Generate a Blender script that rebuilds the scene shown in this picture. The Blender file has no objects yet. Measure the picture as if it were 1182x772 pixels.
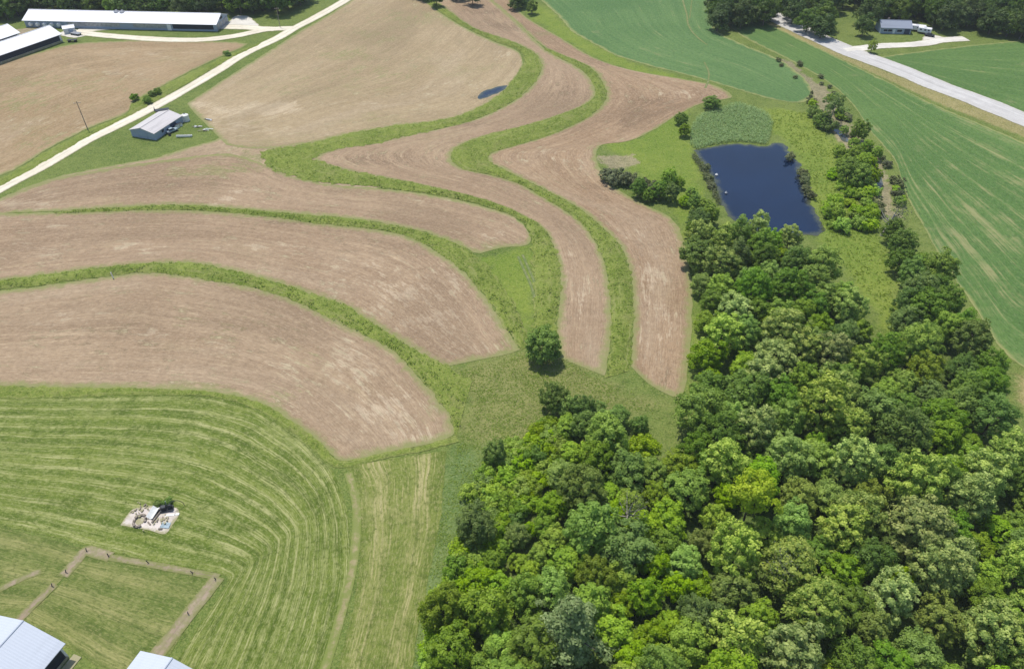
import bpy, bmesh, math, random
import numpy as np
from mathutils import Vector, Matrix
from mathutils.geometry import delaunay_2d_cdt

R = math.radians
scene = bpy.context.scene
COL = scene.collection
rng = np.random.default_rng(11)
random.seed(11)

# ------------------------------------------------------------------ camera
CAM_H, PITCH, HFOV = 120.0, 41.0, 70.6
FPX = 591.0 / math.tan(R(HFOV / 2))
cam = bpy.data.cameras.new("camera")
cam.sensor_fit = 'HORIZONTAL'
cam.angle = R(HFOV)
cam.clip_start = 1.0
cam.clip_end = 12000.0
cam_ob = bpy.data.objects.new("camera", cam)
COL.objects.link(cam_ob)
cam_ob.location = (0, 0, CAM_H)
cam_ob.rotation_euler = (R(90 - PITCH), 0, 0)
scene.camera = cam_ob

# ------------------------------------------------------------------ sky, sun, exposure
SUN_EL, SUN_AZ = 68.0, -34.0           # azimuth measured from +Y towards +X
world = bpy.data.worlds.new("World")
scene.world = world
world.use_nodes = True
wn = world.node_tree.nodes
bg = wn["Background"]
sky = wn.new("ShaderNodeTexSky")
sky.sky_type = 'NISHITA'
sky.sun_disc = False
sky.sun_elevation = R(SUN_EL)
sky.sun_rotation = R(SUN_AZ)
world.node_tree.links.new(sky.outputs[0], bg.inputs[0])
bg.inputs[1].default_value = 0.15
sl = bpy.data.lights.new("sun", 'SUN')
sl.energy = 4.0
sl.angle = R(0.53)
sl.color = (1.0, 0.95, 0.87)
sun = bpy.data.objects.new("sun", sl)
COL.objects.link(sun)
sv = Vector((math.sin(R(SUN_AZ)) * math.cos(R(SUN_EL)), math.cos(R(SUN_AZ)) * math.cos(R(SUN_EL)), math.sin(R(SUN_EL))))
sun.rotation_euler = sv.to_track_quat('Z', 'Y').to_euler()
sun.location = (0, 200, 300)
scene.view_settings.view_transform = 'Standard'
scene.view_settings.look = 'None'
scene.view_settings.exposure = 0.08
scene.view_settings.gamma = 1.0
scene.render.engine = 'CYCLES'
scene.cycles.max_bounces = 6
scene.cycles.diffuse_bounces = 3
scene.cycles.transmission_bounces = 4
scene.cycles.use_denoising = True
try:
    scene.cycles.denoising_prefilter = 'ACCURATE'
except Exception:
    pass

# ------------------------------------------------------------------ survey: where a sighted point lies on the land
_t = R(PITCH)
_F = np.array([0, math.cos(_t), -math.sin(_t)])
_U = np.array([0, math.sin(_t), math.cos(_t)])
def P(u, v, z=0.0):
    d = _F + (u - 591) / FPX * np.array([1.0, 0, 0]) + (386 - v) / FPX * _U
    return d * ((z - CAM_H) / d[2]) + np.array([0, 0, CAM_H])
def PX(pts, z=0.0):
    return np.array([P(u, v, z) for u, v in pts])

def wob(x, y, s=1.0, seed=0.0):
    """smooth pseudo noise in about -1..1"""
    x = np.asarray(x) / s; y = np.asarray(y) / s
    return (np.sin(1.7 * x + 0.9 * y + seed) + np.sin(-1.1 * x + 2.1 * y + 2.3 * seed + 1.0)
            + np.sin(2.9 * x - 1.3 * y + 0.7 * seed + 4.0) + np.sin(0.6 * x + 3.3 * y - 1.9 * seed)) / 4.0

def smooth(pts, n):
    """Catmull-Rom through pts, n samples by arc length"""
    p = np.asarray(pts, float)[:, :2]
    if len(p) == 2:
        t = np.linspace(0, 1, n)[:, None]
        return p[0] * (1 - t) + p[1] * t
    q = np.vstack([2 * p[0] - p[1], p, 2 * p[-1] - p[-2]])
    out = []
    for i in range(1, len(q) - 2):
        a, b, c, d = q[i - 1], q[i], q[i + 1], q[i + 2]
        ta = 0.0
        tb = ta + max(np.linalg.norm(b - a), 1e-6) ** 0.5
        tc = tb + max(np.linalg.norm(c - b), 1e-6) ** 0.5
        td = tc + max(np.linalg.norm(d - c), 1e-6) ** 0.5
        t = np.linspace(tb, tc, 24, endpoint=False)[:, None]
        A1 = (tb - t) / (tb - ta) * a + (t - ta) / (tb - ta) * b
        A2 = (tc - t) / (tc - tb) * b + (t - tb) / (tc - tb) * c
        A3 = (td - t) / (td - tc) * c + (t - tc) / (td - tc) * d
        B1 = (tc - t) / (tc - ta) * A1 + (t - ta) / (tc - ta) * A2
        B2 = (td - t) / (td - tb) * A2 + (t - tb) / (td - tb) * A3
        out.append((tc - t) / (tc - tb) * B1 + (t - tb) / (tc - tb) * B2)
    out = np.vstack(out + [p[-1:]])
    s = np.concatenate([[0], np.cumsum(np.linalg.norm(np.diff(out, axis=0), axis=1))])
    k = np.linspace(0, s[-1], n)
    return np.stack([np.interp(k, s, out[:, 0]), np.interp(k, s, out[:, 1])], 1)

def sdf(px, py, poly):
    """signed distance, positive inside"""
    poly = np.asarray(poly)[:, :2]
    x = px.ravel(); y = py.ravel()
    best = np.full(x.shape, 1e18); ins = np.zeros(x.shape, bool)
    for a, b in zip(poly, np.roll(poly, -1, 0)):
        e = b - a; L = max(e @ e, 1e-9)
        t = np.clip(((x - a[0]) * e[0] + (y - a[1]) * e[1]) / L, 0, 1)
        d = (x - a[0] - t * e[0]) ** 2 + (y - a[1] - t * e[1]) ** 2
        best = np.minimum(best, d)
        c = (a[1] > y) != (b[1] > y)
        with np.errstate(divide='ignore', invalid='ignore'):
            xi = (b[0] - a[0]) * (y - a[1]) / (b[1] - a[1]) + a[0]
        ins ^= c & (x < xi)
    d = np.sqrt(best)
    return np.where(ins, d, -d).reshape(px.shape)

# ------------------------------------------------------------------ objects
def tag(o, label=None, cat=None, group=None, kind=None):
    if label: o['label'] = label
    if cat: o['category'] = cat
    if group: o['group'] = group
    if kind: o['kind'] = kind
    return o

def empty(name, loc, rz=0.0, label=None, cat=None, group=None):
    o = bpy.data.objects.new(name, None)
    o.empty_display_size = 0.5
    COL.objects.link(o)
    o.location = tuple(loc) if len(loc) == 3 else (loc[0], loc[1], 0)
    o.rotation_euler = (0, 0, rz)
    return tag(o, label, cat, group)

def mesh_np(name, V, F, mat, parent=None, smooth_=False, uv=None, attrs=None, fattrs=None):
    """V (n,3), F (m,k) all same size"""
    V = np.asarray(V, np.float32); F = np.asarray(F, np.int32)
    me = bpy.data.meshes.new(name)
    me.vertices.add(len(V)); me.vertices.foreach_set('co', V.ravel())
    k = F.shape[1]
    me.loops.add(F.size); me.loops.foreach_set('vertex_index', F.ravel())
    me.polygons.add(len(F))
    me.polygons.foreach_set('loop_start', np.arange(0, F.size, k, dtype=np.int32))
    me.polygons.foreach_set('loop_total', np.full(len(F), k, np.int32))
    if smooth_:
        me.polygons.foreach_set('use_smooth', np.ones(len(F), bool))
    if uv is not None:
        l = me.uv_layers.new(name='rows')
        l.data.foreach_set('uv', np.asarray(uv, np.float32)[F.ravel()].ravel())
    for n_, a in (attrs or {}).items():
        at = me.attributes.new(n_, 'FLOAT', 'POINT'); at.data.foreach_set('value', np.asarray(a, np.float32))
    for n_, a in (fattrs or {}).items():
        at = me.attributes.new(n_, 'FLOAT', 'FACE'); at.data.foreach_set('value', np.asarray(a, np.float32))
    me.update(calc_edges=True); me.validate()
    me.materials.append(mat)
    o = bpy.data.objects.new(name, me)
    COL.objects.link(o)
    if parent: o.parent = parent
    return o

class MB:
    """collects simple solids, builds ONE mesh object"""
    def __init__(self): self.bm = bmesh.new()
    def face(self, pts):
        vs = [self.bm.verts.new(p) for p in pts]
        return self.bm.faces.new(vs)
    def box(self, c, s, rz=0.0, M=None):
        m = Matrix.Translation(c) @ Matrix.Rotation(rz, 4, 'Z') @ Matrix.Diagonal((s[0], s[1], s[2], 1))
        if M: m = M @ m
        bmesh.ops.create_cube(self.bm, size=1.0, matrix=m); return self
    def bar(self, a, b, r, r2=None, n=8):
        a = Vector(a); b = Vector(b); d = b - a
        m = Matrix.Translation((a + b) / 2) @ d.to_track_quat('Z', 'Y').to_matrix().to_4x4()
        bmesh.ops.create_cone(self.bm, cap_ends=True, segments=n, radius1=r, radius2=r if r2 is None else r2, depth=d.length, matrix=m); return self
    def cone(self, c, r1, r2, h, n=20):
        bmesh.ops.create_cone(self.bm, cap_ends=True, segments=n, radius1=r1, radius2=r2, depth=h, matrix=Matrix.Translation((c[0], c[1], c[2] + h / 2))); return self
    def ball(self, c, r, s=(1, 1, 1), u=12, v=8):
        bmesh.ops.create_uvsphere(self.bm, u_segments=u, v_segments=v, radius=r, matrix=Matrix.Translation(c) @ Matrix.Diagonal((s[0], s[1], s[2], 1))); return self
    def bevel(self, w):
        bmesh.ops.bevel(self.bm, geom=self.bm.edges[:], offset=w, segments=1, affect='EDGES', clamp_overlap=True); return self
    def build(self, name, mat, parent=None, sm=False):
        bmesh.ops.recalc_face_normals(self.bm, faces=self.bm.faces[:])
        me = bpy.data.meshes.new(name); self.bm.to_mesh(me); self.bm.free()
        if sm:
            me.polygons.foreach_set('use_smooth', [True] * len(me.polygons))
        me.materials.append(mat)
        o = bpy.data.objects.new(name, me); COL.objects.link(o)
        if parent: o.parent = parent
        return o

def dup(root, loc, rz=0.0, sc=1.0, label=None, group=None):
    r = root.copy(); COL.objects.link(r)
    r.location = loc; r.rotation_euler = (0, 0, rz)
    r.scale = (sc, sc, sc) if isinstance(sc, (int, float)) else sc
    if label: r['label'] = label
    if group: r['group'] = group
    for ch in list(root.children):
        c = ch.copy(); COL.objects.link(c); c.parent = r
        for g in list(ch.children):
            d = g.copy(); COL.objects.link(d); d.parent = c
    return r

# ------------------------------------------------------------------ node helper
class Mat:
    def __init__(self, name):
        self.m = bpy.data.materials.new(name); self.m.use_nodes = True
        self.t = self.m.node_tree; self.n = self.t.nodes; self.b = self.n['Principled BSDF']
        self.b.inputs['Roughness'].default_value = 0.85
        self.b.inputs['Specular IOR Level'].default_value = 0.2
    def link(self, a, b): self.t.links.new(a, b)
    def put(self, sock, v):
        if hasattr(v, 'is_output'): self.link(v, sock)
        elif isinstance(v, (tuple, list)) and len(v) == 3 and sock.type == 'RGBA': sock.default_value = (*v, 1)
        else: sock.default_value = v
    def pos(self): return self.n.new('ShaderNodeNewGeometry').outputs['Position']
    def obj(self): return self.n.new('ShaderNodeTexCoord').outputs['Object']
    def uv(self): 
        u = self.n.new('ShaderNodeUVMap'); u.uv_map = 'rows'; return u.outputs[0]
    def attr(self, name):
        a = self.n.new('ShaderNodeAttribute'); a.attribute_name = name; return a.outputs['Fac']
    def objrand(self): return self.n.new('ShaderNodeObjectInfo').outputs['Random']
    def island(self): return self.n.new('ShaderNodeNewGeometry').outputs['Random Per Island']
    def scale(self, v, s, off=(0, 0, 0), rot=0.0):
        m = self.n.new('ShaderNodeMapping'); self.link(v, m.inputs[0]); m.inputs['Scale'].default_value = s
        m.inputs['Location'].default_value = off; m.inputs['Rotation'].default_value = (0, 0, rot); return m.outputs[0]
    def noise(self, v, s, detail=3, rough=0.55, dist=0.0):
        n = self.n.new('ShaderNodeTexNoise'); self.link(v, n.inputs['Vector'])
        n.inputs['Scale'].default_value = s; n.inputs['Detail'].default_value = detail
        n.inputs['Roughness'].default_value = rough; n.inputs['Distortion'].default_value = dist
        return n.outputs['Fac']
    def vor(self, v, s):
        n = self.n.new('ShaderNodeTexVoronoi'); self.link(v, n.inputs['Vector']); n.inputs['Scale'].default_value = s
        return n.outputs['Distance']
    def ramp(self, f, lo, hi):
        m = self.n.new('ShaderNodeMapRange'); m.interpolation_type = 'SMOOTHSTEP'
        self.put(m.inputs['Value'], f); m.inputs['From Min'].default_value = lo; m.inputs['From Max'].default_value = hi
        return m.outputs[0]
    def math(self, op, a, b=0.0, c=0.0):
        m = self.n.new('ShaderNodeMath'); m.operation = op
        self.put(m.inputs[0], a); self.put(m.inputs[1], b)
        if op in ('MULTIPLY_ADD',): self.put(m.inputs[2], c)
        return m.outputs[0]
    def mul(self, a, b): return self.math('MULTIPLY', a, b)
    def add(self, a, b): return self.math('ADD', a, b)
    def mix(self, f, a, b, mode='MIX'):
        m = self.n.new('ShaderNodeMix'); m.data_type = 'RGBA'; m.blend_type = mode
        self.put(m.inputs['Factor'], f); self.put(m.inputs[6], a); self.put(m.inputs[7], b); return m.outputs[2]
    def bump(self, h, strength=0.5, dist=0.2):
        b = self.n.new('ShaderNodeBump'); self.link(h, b.inputs['Height'])
        b.inputs['Strength'].default_value = strength; b.inputs['Distance'].default_value = dist
        self.link(b.outputs[0], self.b.inputs['Normal'])
    def out(self, col, rough=None):
        self.put(self.b.inputs['Base Color'], col)
        if rough is not None: self.put(self.b.inputs['Roughness'], rough)
        return self.m

def plain(name, c, rough=0.6, var=0.12, metal=0.0, scale=1.5):
    m = Mat(name); n = m.noise(m.obj(), scale, 4)
    d = tuple(x * (1 - 2.2 * var) for x in c); b = tuple(min(x * (1 + var), 1) for x in c)
    m.b.inputs['Metallic'].default_value = metal
    return m.out(m.mix(m.ramp(n, 0.3, 0.7), d, b), rough)

# ------------------------------------------------------------------ land materials
def soil(name, c1, c2, straw=0.5, green=0.3, dark=0.3, seed=0.0, lines=1.0):
    m = Mat(name); uv = m.uv(); p = m.scale(m.pos(), (1, 1, 1), (seed * 37, seed * 11, 0))
    uvs = m.scale(uv, (1, 1, 1), (seed * 91, seed * 23, 0))
    big = m.noise(p, 0.018, 4, 0.6, 0.6)
    mid = m.noise(p, 0.11, 4, 0.65)
    st1 = m.noise(m.scale(uvs, (0.012, 0.20, 1)), 1.0, 3, 0.6)       # broad passes
    st2 = m.noise(m.scale(uvs, (0.035, 0.85, 1)), 1.0, 3, 0.7)       # implement width
    st3 = m.noise(m.scale(uvs, (0.16, 1.9, 1)), 1.0, 2, 0.8)
    fine = m.noise(p, 1.1, 3, 0.7)
    a = m.add(m.mul(big, 0.55), m.add(m.mul(st1, 0.5 * lines), m.mul(st2, 0.55 * lines)))
    k = 0.55 * 0.5 + 0.25 * lines + 0.275 * lines
    c = m.mix(m.ramp(a, k - 0.15, k + 0.15), c1, c2)
    # dark damp soil
    dk = m.mul(m.ramp(m.add(m.mul(mid, 0.6), m.mul(big, 0.6)), 0.68, 0.84), dark)
    c = m.mix(dk, c, tuple(x * 0.52 for x in c1))
    # straw and chaff left in the rows
    sw = m.mul(m.ramp(st2, 0.53, 0.70), m.ramp(mid, 0.44, 0.62))
    c = m.mix(m.mul(sw, straw), c, (0.50, 0.39, 0.25))
    fl = m.mul(m.ramp(m.noise(m.scale(uvs, (0.30, 0.55, 1)), 1.0, 4, 0.8), 0.58, 0.70), m.ramp(m.noise(p, 0.045, 3, 0.6), 0.50, 0.66))
    c = m.mix(m.mul(fl, straw), c, (0.54, 0.43, 0.29))
    # weeds coming through
    gr = m.mul(m.ramp(m.add(m.mul(m.noise(p, 0.03, 4, 0.65), 0.7), m.mul(st2, 0.35)), 0.54, 0.72), green)
    c = m.mix(gr, c, (0.20, 0.21, 0.075))
    jn = m.add(m.mul(m.noise(m.scale(uvs, (0.13, 0.50, 1)), 1.0, 5, 0.8), 1.25), m.mul(mid, 0.55))
    def patch(nm, lo, hi): return m.ramp(m.add(m.attr(nm), m.mul(m.add(jn, -0.9), 4.2)), lo, hi)
    c = m.mix(m.mul(patch('damp', 0.30, 0.80), 0.70), c, tuple(x * 0.58 for x in c1))
    c = m.mix(m.mul(patch('weed', 0.40, 0.95), 0.75), c, (0.200, 0.215, 0.075))
    c = m.mix(m.mul(patch('pale', 0.52, 1.0), 0.58), c, (0.58, 0.475, 0.335))
    tone = m.noise(m.scale(uvs, (0.012, 0.030, 1)), 1.0, 4, 0.6, 0.8)
    c = m.mix(m.mul(m.ramp(tone, 0.50, 0.34), 0.45), c, tuple(x * 0.68 for x in c1))
    c = m.mix(m.mul(m.ramp(tone, 0.52, 0.70), 0.35), c, (0.42, 0.335, 0.235))
    blot = m.noise(p, 0.42, 5, 0.75)
    c = m.mix(m.mul(m.ramp(blot, 0.56, 0.36), 0.35), c, tuple(x * 0.66 for x in c1))
    c = m.mix(m.mul(m.ramp(blot, 0.58, 0.72), 0.40), c, (0.50, 0.39, 0.26))
    # fine crumb
    c = m.mix(m.mul(m.ramp(fine, 0.35, 0.75), 0.28), c, tuple(x * 1.35 for x in c2))
    c = m.mix(m.mul(m.ramp(st3, 0.60, 0.40), 0.22), c, tuple(x * 0.62 for x in c1))
    n4 = m.noise(m.scale(uvs, (0.7, 2.4, 1)), 1.0, 2, 0.8)
    c = m.mix(m.mul(m.ramp(n4, 0.52, 0.68), 0.28), c, (0.50, 0.40, 0.28)); c = m.mix(m.mul(m.ramp(n4, 0.47, 0.32), 0.38), c, tuple(x * 0.66 for x in c1))
    # ragged grassy margin
    e = m.add(m.attr('edge'), m.mul(m.add(m.noise(p, 0.35, 4, 0.7), -0.5), 5.5))
    c = m.mix(m.mul(m.ramp(e, 2.8, 0.1), 0.9), c, m.mix(m.noise(p, 0.6, 3), (0.16, 0.20, 0.05), (0.26, 0.25, 0.11)))
    m.bump(m.add(m.mul(st2, 1.0), m.mul(fine, 0.7)), 0.35, 0.25)
    return m.out(c, 0.95)

def grass_mix(m, p, lo, hi, pale, k=1.0):
    n1 = m.noise(p, 0.03 * k, 4, 0.6, 0.5); n2 = m.noise(p, 0.22 * k, 4, 0.7); n3 = m.noise(p, 1.3, 3, 0.75)
    c = m.mix(m.ramp(m.add(m.mul(n1, 0.55), m.mul(n2, 0.55)), 0.40, 0.70), lo, hi)
    c = m.mix(m.mul(m.ramp(n3, 0.42, 0.72), 0.5), c, pale)
    c = m.mix(m.mul(m.ramp(m.noise(p, 0.7, 3, 0.8), 0.50, 0.30), 0.6), c, tuple(x * 0.5 for x in lo))
    n4 = m.noise(p, 2.6, 2, 0.8)
    c = m.mix(m.mul(m.ramp(n4, 0.52, 0.66), 0.45), c, pale); c = m.mix(m.mul(m.ramp(n4, 0.48, 0.34), 0.45), c, tuple(x * 0.6 for x in lo))
    return c, m.add(n3, n2)

def ground_mat():
    m = Mat('ground_grass'); p = m.pos()
    c, h = grass_mix(m, p, (0.085, 0.135, 0.022), (0.155, 0.200, 0.045), (0.235, 0.250, 0.080))
    j = m.mul(m.add(m.noise(p, 0.16, 4, 0.7), -0.5), 14.0)
    j2 = m.mul(m.add(m.noise(p, 0.5, 4, 0.7), -0.5), 5.0)
    def region(name, w, jj): return m.ramp(m.add(m.attr(name), jj), -w, w)
    mead, _ = grass_mix(m, p, (0.115, 0.185, 0.020), (0.180, 0.235, 0.035), (0.27, 0.29, 0.075))
    c = m.mix(region('meadow', 2.5, j), c, mead)
    oliv, _ = grass_mix(m, p, (0.125, 0.155, 0.035), (0.205, 0.215, 0.065), (0.30, 0.27, 0.12))
    c = m.mix(region('olive', 4.0, j), c, oliv)
    blu, _ = grass_mix(m, p, (0.090, 0.150, 0.034), (0.145, 0.200, 0.060), (0.22, 0.26, 0.11))
    c = m.mix(region('rank', 3.0, j), c, blu)
    dry, _ = grass_mix(m, p, (0.22, 0.20, 0.065), (0.33, 0.27, 0.12), (0.42, 0.35, 0.19))
    c = m.mix(m.mul(region('dry', 1.2, j2), 0.85), c, dry)
    bank, _ = grass_mix(m, p, (0.17, 0.14, 0.085), (0.36, 0.28, 0.19), (0.46, 0.38, 0.28))
    c = m.mix(m.mul(region('bank', 1.0, j), 0.7), c, bank)
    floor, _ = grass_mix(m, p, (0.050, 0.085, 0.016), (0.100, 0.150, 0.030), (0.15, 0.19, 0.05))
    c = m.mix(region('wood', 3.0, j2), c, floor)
    m.bump(h, 0.6, 0.5)
    return m.out(c, 0.95)

def strip_mat():
    m = Mat('terrace_grass'); p = m.pos(); uv = m.uv()
    c, h = grass_mix(m, p, (0.108, 0.160, 0.020), (0.188, 0.238, 0.042), (0.28, 0.285, 0.085), 1.6)
    st = m.noise(m.scale(uv, (0.05, 0.8, 1)), 1.0, 3, 0.7)
    c = m.mix(m.mul(m.ramp(st, 0.52, 0.70), 0.65), c, (0.25, 0.26, 0.09))
    c = m.mix(m.mul(m.ramp(m.noise(p, 0.12, 4, 0.7), 0.52, 0.70), 0.55), c, (0.22, 0.225, 0.075))
    e = m.add(m.attr('edge'), m.mul(m.add(m.noise(p, 0.4, 4, 0.7), -0.5), 3.2))
    c = m.mix(m.mul(m.ramp(e, 0.8, -0.2), 0.22), c, (0.28, 0.27, 0.11))
    m.bump(h, 0.8, 0.5)
    return m.out(c, 0.95)

def hay_mat(name, lo, hi, straw, period=5.2, amt=1.0):
    m = Mat(name); p = m.pos()
    sh = m.n.new('ShaderNodeCombineXYZ'); m.link(m.mul(m.add(m.noise(p, 0.045, 3, 0.6), -0.5), 2.0), sh.inputs[1])
    va = m.n.new('ShaderNodeVectorMath'); m.link(m.uv(), va.inputs[0]); m.link(sh.outputs[0], va.inputs[1]); uv = va.outputs[0]
    wv = m.n.new('ShaderNodeTexWave'); wv.bands_direction = 'Y'; wv.wave_profile = 'SIN'
    m.link(m.scale(uv, (0.004, 1.0, 1)), wv.inputs['Vector'])
    wv.inputs['Scale'].default_value = 0.314 / period * 1.0 * 1.0
    wv.inputs['Distortion'].default_value = 1.2; wv.inputs['Detail'].default_value = 2; wv.inputs['Detail Scale'].default_value = 0.6
    w = wv.outputs['Fac']
    st = m.noise(m.scale(uv, (0.010, 0.42, 1)), 1.0, 4, 0.7)
    st2 = m.noise(m.scale(uv, (0.045, 2.1, 1)), 1.0, 3, 0.75)
    big = m.noise(p, 0.03, 4, 0.6); mid = m.noise(p, 0.2, 4, 0.7); fine = m.noise(p, 1.2, 3, 0.75)
    s = m.add(m.mul(w, 0.15), m.add(m.mul(st, 0.70), m.add(m.mul(big, 0.30), m.mul(mid, 0.22))))
    c = m.mix(m.ramp(s, 0.50, 0.98), lo, hi)
    c = m.mix(m.mul(m.ramp(mid, 0.45, 0.7), 0.35), c, hi)
    ln = m.mul(m.ramp(m.add(m.mul(st2, 0.85), m.mul(w, 0.12)), 0.47, 0.63), m.ramp(m.add(m.mul(big, 0.5), m.mul(mid, 0.6)), 0.40, 0.62))
    c = m.mix(m.mul(ln, 0.95 * amt), c, straw)
    c = m.mix(m.mul(m.ramp(m.noise(m.scale(p, (1, 1, 1), (40, 9, 0)), 0.06, 4, 0.7), 0.52, 0.70), 0.45), c, tuple(0.5 * (x + y) for x, y in zip(hi, straw)))
    c = m.mix(m.mul(m.ramp(m.add(m.mul(st, 0.6), m.mul(mid, 0.4)), 0.52, 0.34), 0.7), c, tuple(x * 0.62 for x in lo))
    c = m.mix(m.mul(m.ramp(fine, 0.45, 0.75), 0.32), c, straw)
    c = m.mix(m.mul(m.ramp(m.noise(p, 0.8, 3, 0.8), 0.48, 0.3), 0.45), c, tuple(x * 0.5 for x in lo))
    n4 = m.noise(m.scale(uv, (0.9, 2.6, 1)), 1.0, 2, 0.8)
    c = m.mix(m.mul(m.ramp(n4, 0.52, 0.66), 0.40), c, straw); c = m.mix(m.mul(m.ramp(n4, 0.47, 0.33), 0.5), c, tuple(x * 0.6 for x in lo))
    m.bump(m.add(fine, m.mul(st2, 1.2)), 0.6, 0.4)
    return m.out(c, 0.95)

def crop_mat(name, lo, hi, tan=0.6, seed=0.0, lowtan=0.0):
    m = Mat(name); uv = m.scale(m.uv(), (1, 1, 1), (seed * 50, seed * 31, 0)); p = m.scale(m.pos(), (1, 1, 1), (seed * 71, seed * 13, 0))
    big = m.noise(p, 0.014, 4, 0.6, 0.5); mid = m.noise(p, 0.09, 4, 0.7); fine = m.noise(p, 0.9, 3, 0.75)
    st = m.noise(m.scale(uv, (0.012, 0.28, 1)), 1.0, 3, 0.65)
    st2 = m.noise(m.scale(uv, (0.03, 0.9, 1)), 1.0, 3, 0.75)
    c = m.mix(m.ramp(m.add(m.mul(big, 0.6), m.mul(st, 0.5)), 0.42, 0.68), lo, hi)
    c = m.mix(m.mul(m.ramp(fine, 0.40, 0.75), 0.35), c, tuple(x * 1.45 for x in hi))
    c = m.mix(m.mul(m.ramp(m.noise(p, 0.5, 3, 0.8), 0.48, 0.30), 0.5), c, tuple(x * 0.6 for x in lo))
    n4 = m.noise(m.scale(uv, (0.6, 2.2, 1)), 1.0, 2, 0.8)
    c = m.mix(m.mul(m.ramp(n4, 0.52, 0.68), 0.35), c, (0.20, 0.22, 0.10)); c = m.mix(m.mul(m.ramp(n4, 0.47, 0.32), 0.45), c, tuple(x * 0.55 for x in lo))
    t = m.add(m.add(m.mul(st, 0.55), m.mul(st2, 0.35)), m.mul(mid, 0.35))
    if lowtan:
        sp = m.n.new('ShaderNodeSeparateXYZ'); m.link(m.pos(), sp.inputs[0])
        t = m.add(t, m.mul(m.ramp(sp.outputs[1], 330.0, 180.0), lowtan))
    c = m.mix(m.mul(m.ramp(t, 0.69, 0.84), tan), c, (0.33, 0.29, 0.14))
    pt = m.mul(m.ramp(m.noise(p, 0.05, 4, 0.7), 0.62, 0.74), tan)
    c = m.mix(m.mul(pt, 0.5), c, (0.28, 0.26, 0.13))
    e = m.add(m.attr('edge'), m.mul(m.add(m.noise(p, 0.25, 4, 0.7), -0.5), 5.0))
    c = m.mix(m.mul(m.ramp(e, 2.2, 0.0), 0.8), c, (0.27, 0.27, 0.10))
    m.bump(m.add(fine, m.mul(st2, 1.0)), 0.5, 0.35)
    return m.out(c, 0.9)

def gravel_mat(name, c1, c2, edgecol=(0.33, 0.31, 0.19), wear=1.7, grassy=0.0, rut=0.0):
    m = Mat(name); p = m.pos(); uv = m.uv()
    n = m.noise(p, 0.15, 4, 0.7); f = m.noise(p, 2.2, 3, 0.8)
    st = m.noise(m.scale(uv, (0.02, 0.9, 1)), 1.0, 2, 0.6)
    c = m.mix(m.ramp(m.add(m.mul(n, 0.5), m.mul(st, 0.5)), 0.35, 0.65), c1, c2)
    c = m.mix(m.mul(m.ramp(f, 0.5, 0.75), 0.3), c, tuple(x * 0.7 for x in c1))
    e = m.add(m.attr('edge'), m.mul(m.add(m.noise(p, 0.6, 4, 0.7), -0.5), wear))
    c = m.mix(m.mul(m.ramp(e, 0.75, 0.0), 0.9), c, edgecol)
    if grassy: c = m.mix(m.mul(m.ramp(m.add(m.mul(m.noise(p, 0.5, 4, 0.75), 0.7), m.mul(n, 0.4)), 0.46, 0.62), grassy), c, edgecol)
    t = m.math('ABSOLUTE', m.add(m.attr('lat'), -0.5))
    br = m.noise(m.scale(uv, (0.08, 0.0, 1)), 1.0, 3, 0.7)
    mid_ = m.mul(m.ramp(t, 0.12, 0.02), m.ramp(br, 0.35, 0.65))
    if rut: c = m.mix(m.mul(mid_, rut), c, tuple(x * 0.72 for x in c1)); c = m.mix(m.mul(m.ramp(m.math('ABSOLUTE', m.add(t, -0.38)), 0.10, 0.0), rut * 0.6), c, tuple(0.6 * x + 0.4 * y for x, y in zip(c1, edgecol)))
    m.bump(f, 0.3, 0.08)
    return m.out(c, 0.95)

M_GROUND = ground_mat(); M_STRIP = strip_mat()
M_SOIL = soil('tilled_soil', (0.256, 0.177, 0.109), (0.353, 0.256, 0.162), 0.55, 0.22, 0.35, 1.0)
M_SOIL_LOW = soil('tilled_soil_low', (0.266, 0.187, 0.115), (0.357, 0.262, 0.166), 0.75, 0.22, 0.25, 2.0)
M_SOIL_EAST = soil('tilled_soil_dark', (0.237, 0.157, 0.092), (0.347, 0.243, 0.148), 0.60, 0.15, 0.75, 3.0)
M_SOIL_TOP = soil('tilled_soil_weedy', (0.287, 0.217, 0.122), (0.378, 0.292, 0.174), 0.60, 0.75, 0.25, 4.0)
M_SOIL_WEST = soil('tilled_soil_olive', (0.271, 0.190, 0.100), (0.367, 0.269, 0.157), 0.45, 0.55, 0.35, 5.0)
M_SOIL_BASE = soil('headland_soil', (0.262, 0.190, 0.118), (0.382, 0.288, 0.182), 0.8, 0.35, 0.3, 6.0, 0.6)
M_HAY = hay_mat('mown_hay', (0.092, 0.140, 0.016), (0.185, 0.222, 0.045), (0.35, 0.35, 0.150), 2.6)
M_LANE = hay_mat('mown_lane', (0.125, 0.170, 0.028), (0.215, 0.235, 0.060), (0.37, 0.33, 0.155), 7.0, 1.0)
M_LAWN = hay_mat('pen_grass', (0.100, 0.145, 0.026), (0.195, 0.210, 0.062), (0.32, 0.30, 0.12), 6.0, 0.7)
M_CROP = crop_mat('crop_leaf', (0.066, 0.139, 0.040), (0.104, 0.184, 0.058), 0.5, 1.0)
M_CROP_EAST = crop_mat('crop_leaf_patchy', (0.064, 0.132, 0.030), (0.101, 0.177, 0.044), 0.58, 2.0, 0.075)
M_GRAVEL = gravel_mat('pale_gravel', (0.60, 0.54, 0.42), (0.74, 0.69, 0.56), rut=0.6)
M_PAVED = gravel_mat('worn_asphalt', (0.43, 0.415, 0.395), (0.54, 0.525, 0.50), (0.30, 0.28, 0.18), 2.2, rut=0.45)
M_DIRT = gravel_mat('bare_dirt', (0.27, 0.205, 0.145), (0.36, 0.29, 0.21), (0.17, 0.19, 0.055), 3.0, 0.55, 0.5)
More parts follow.
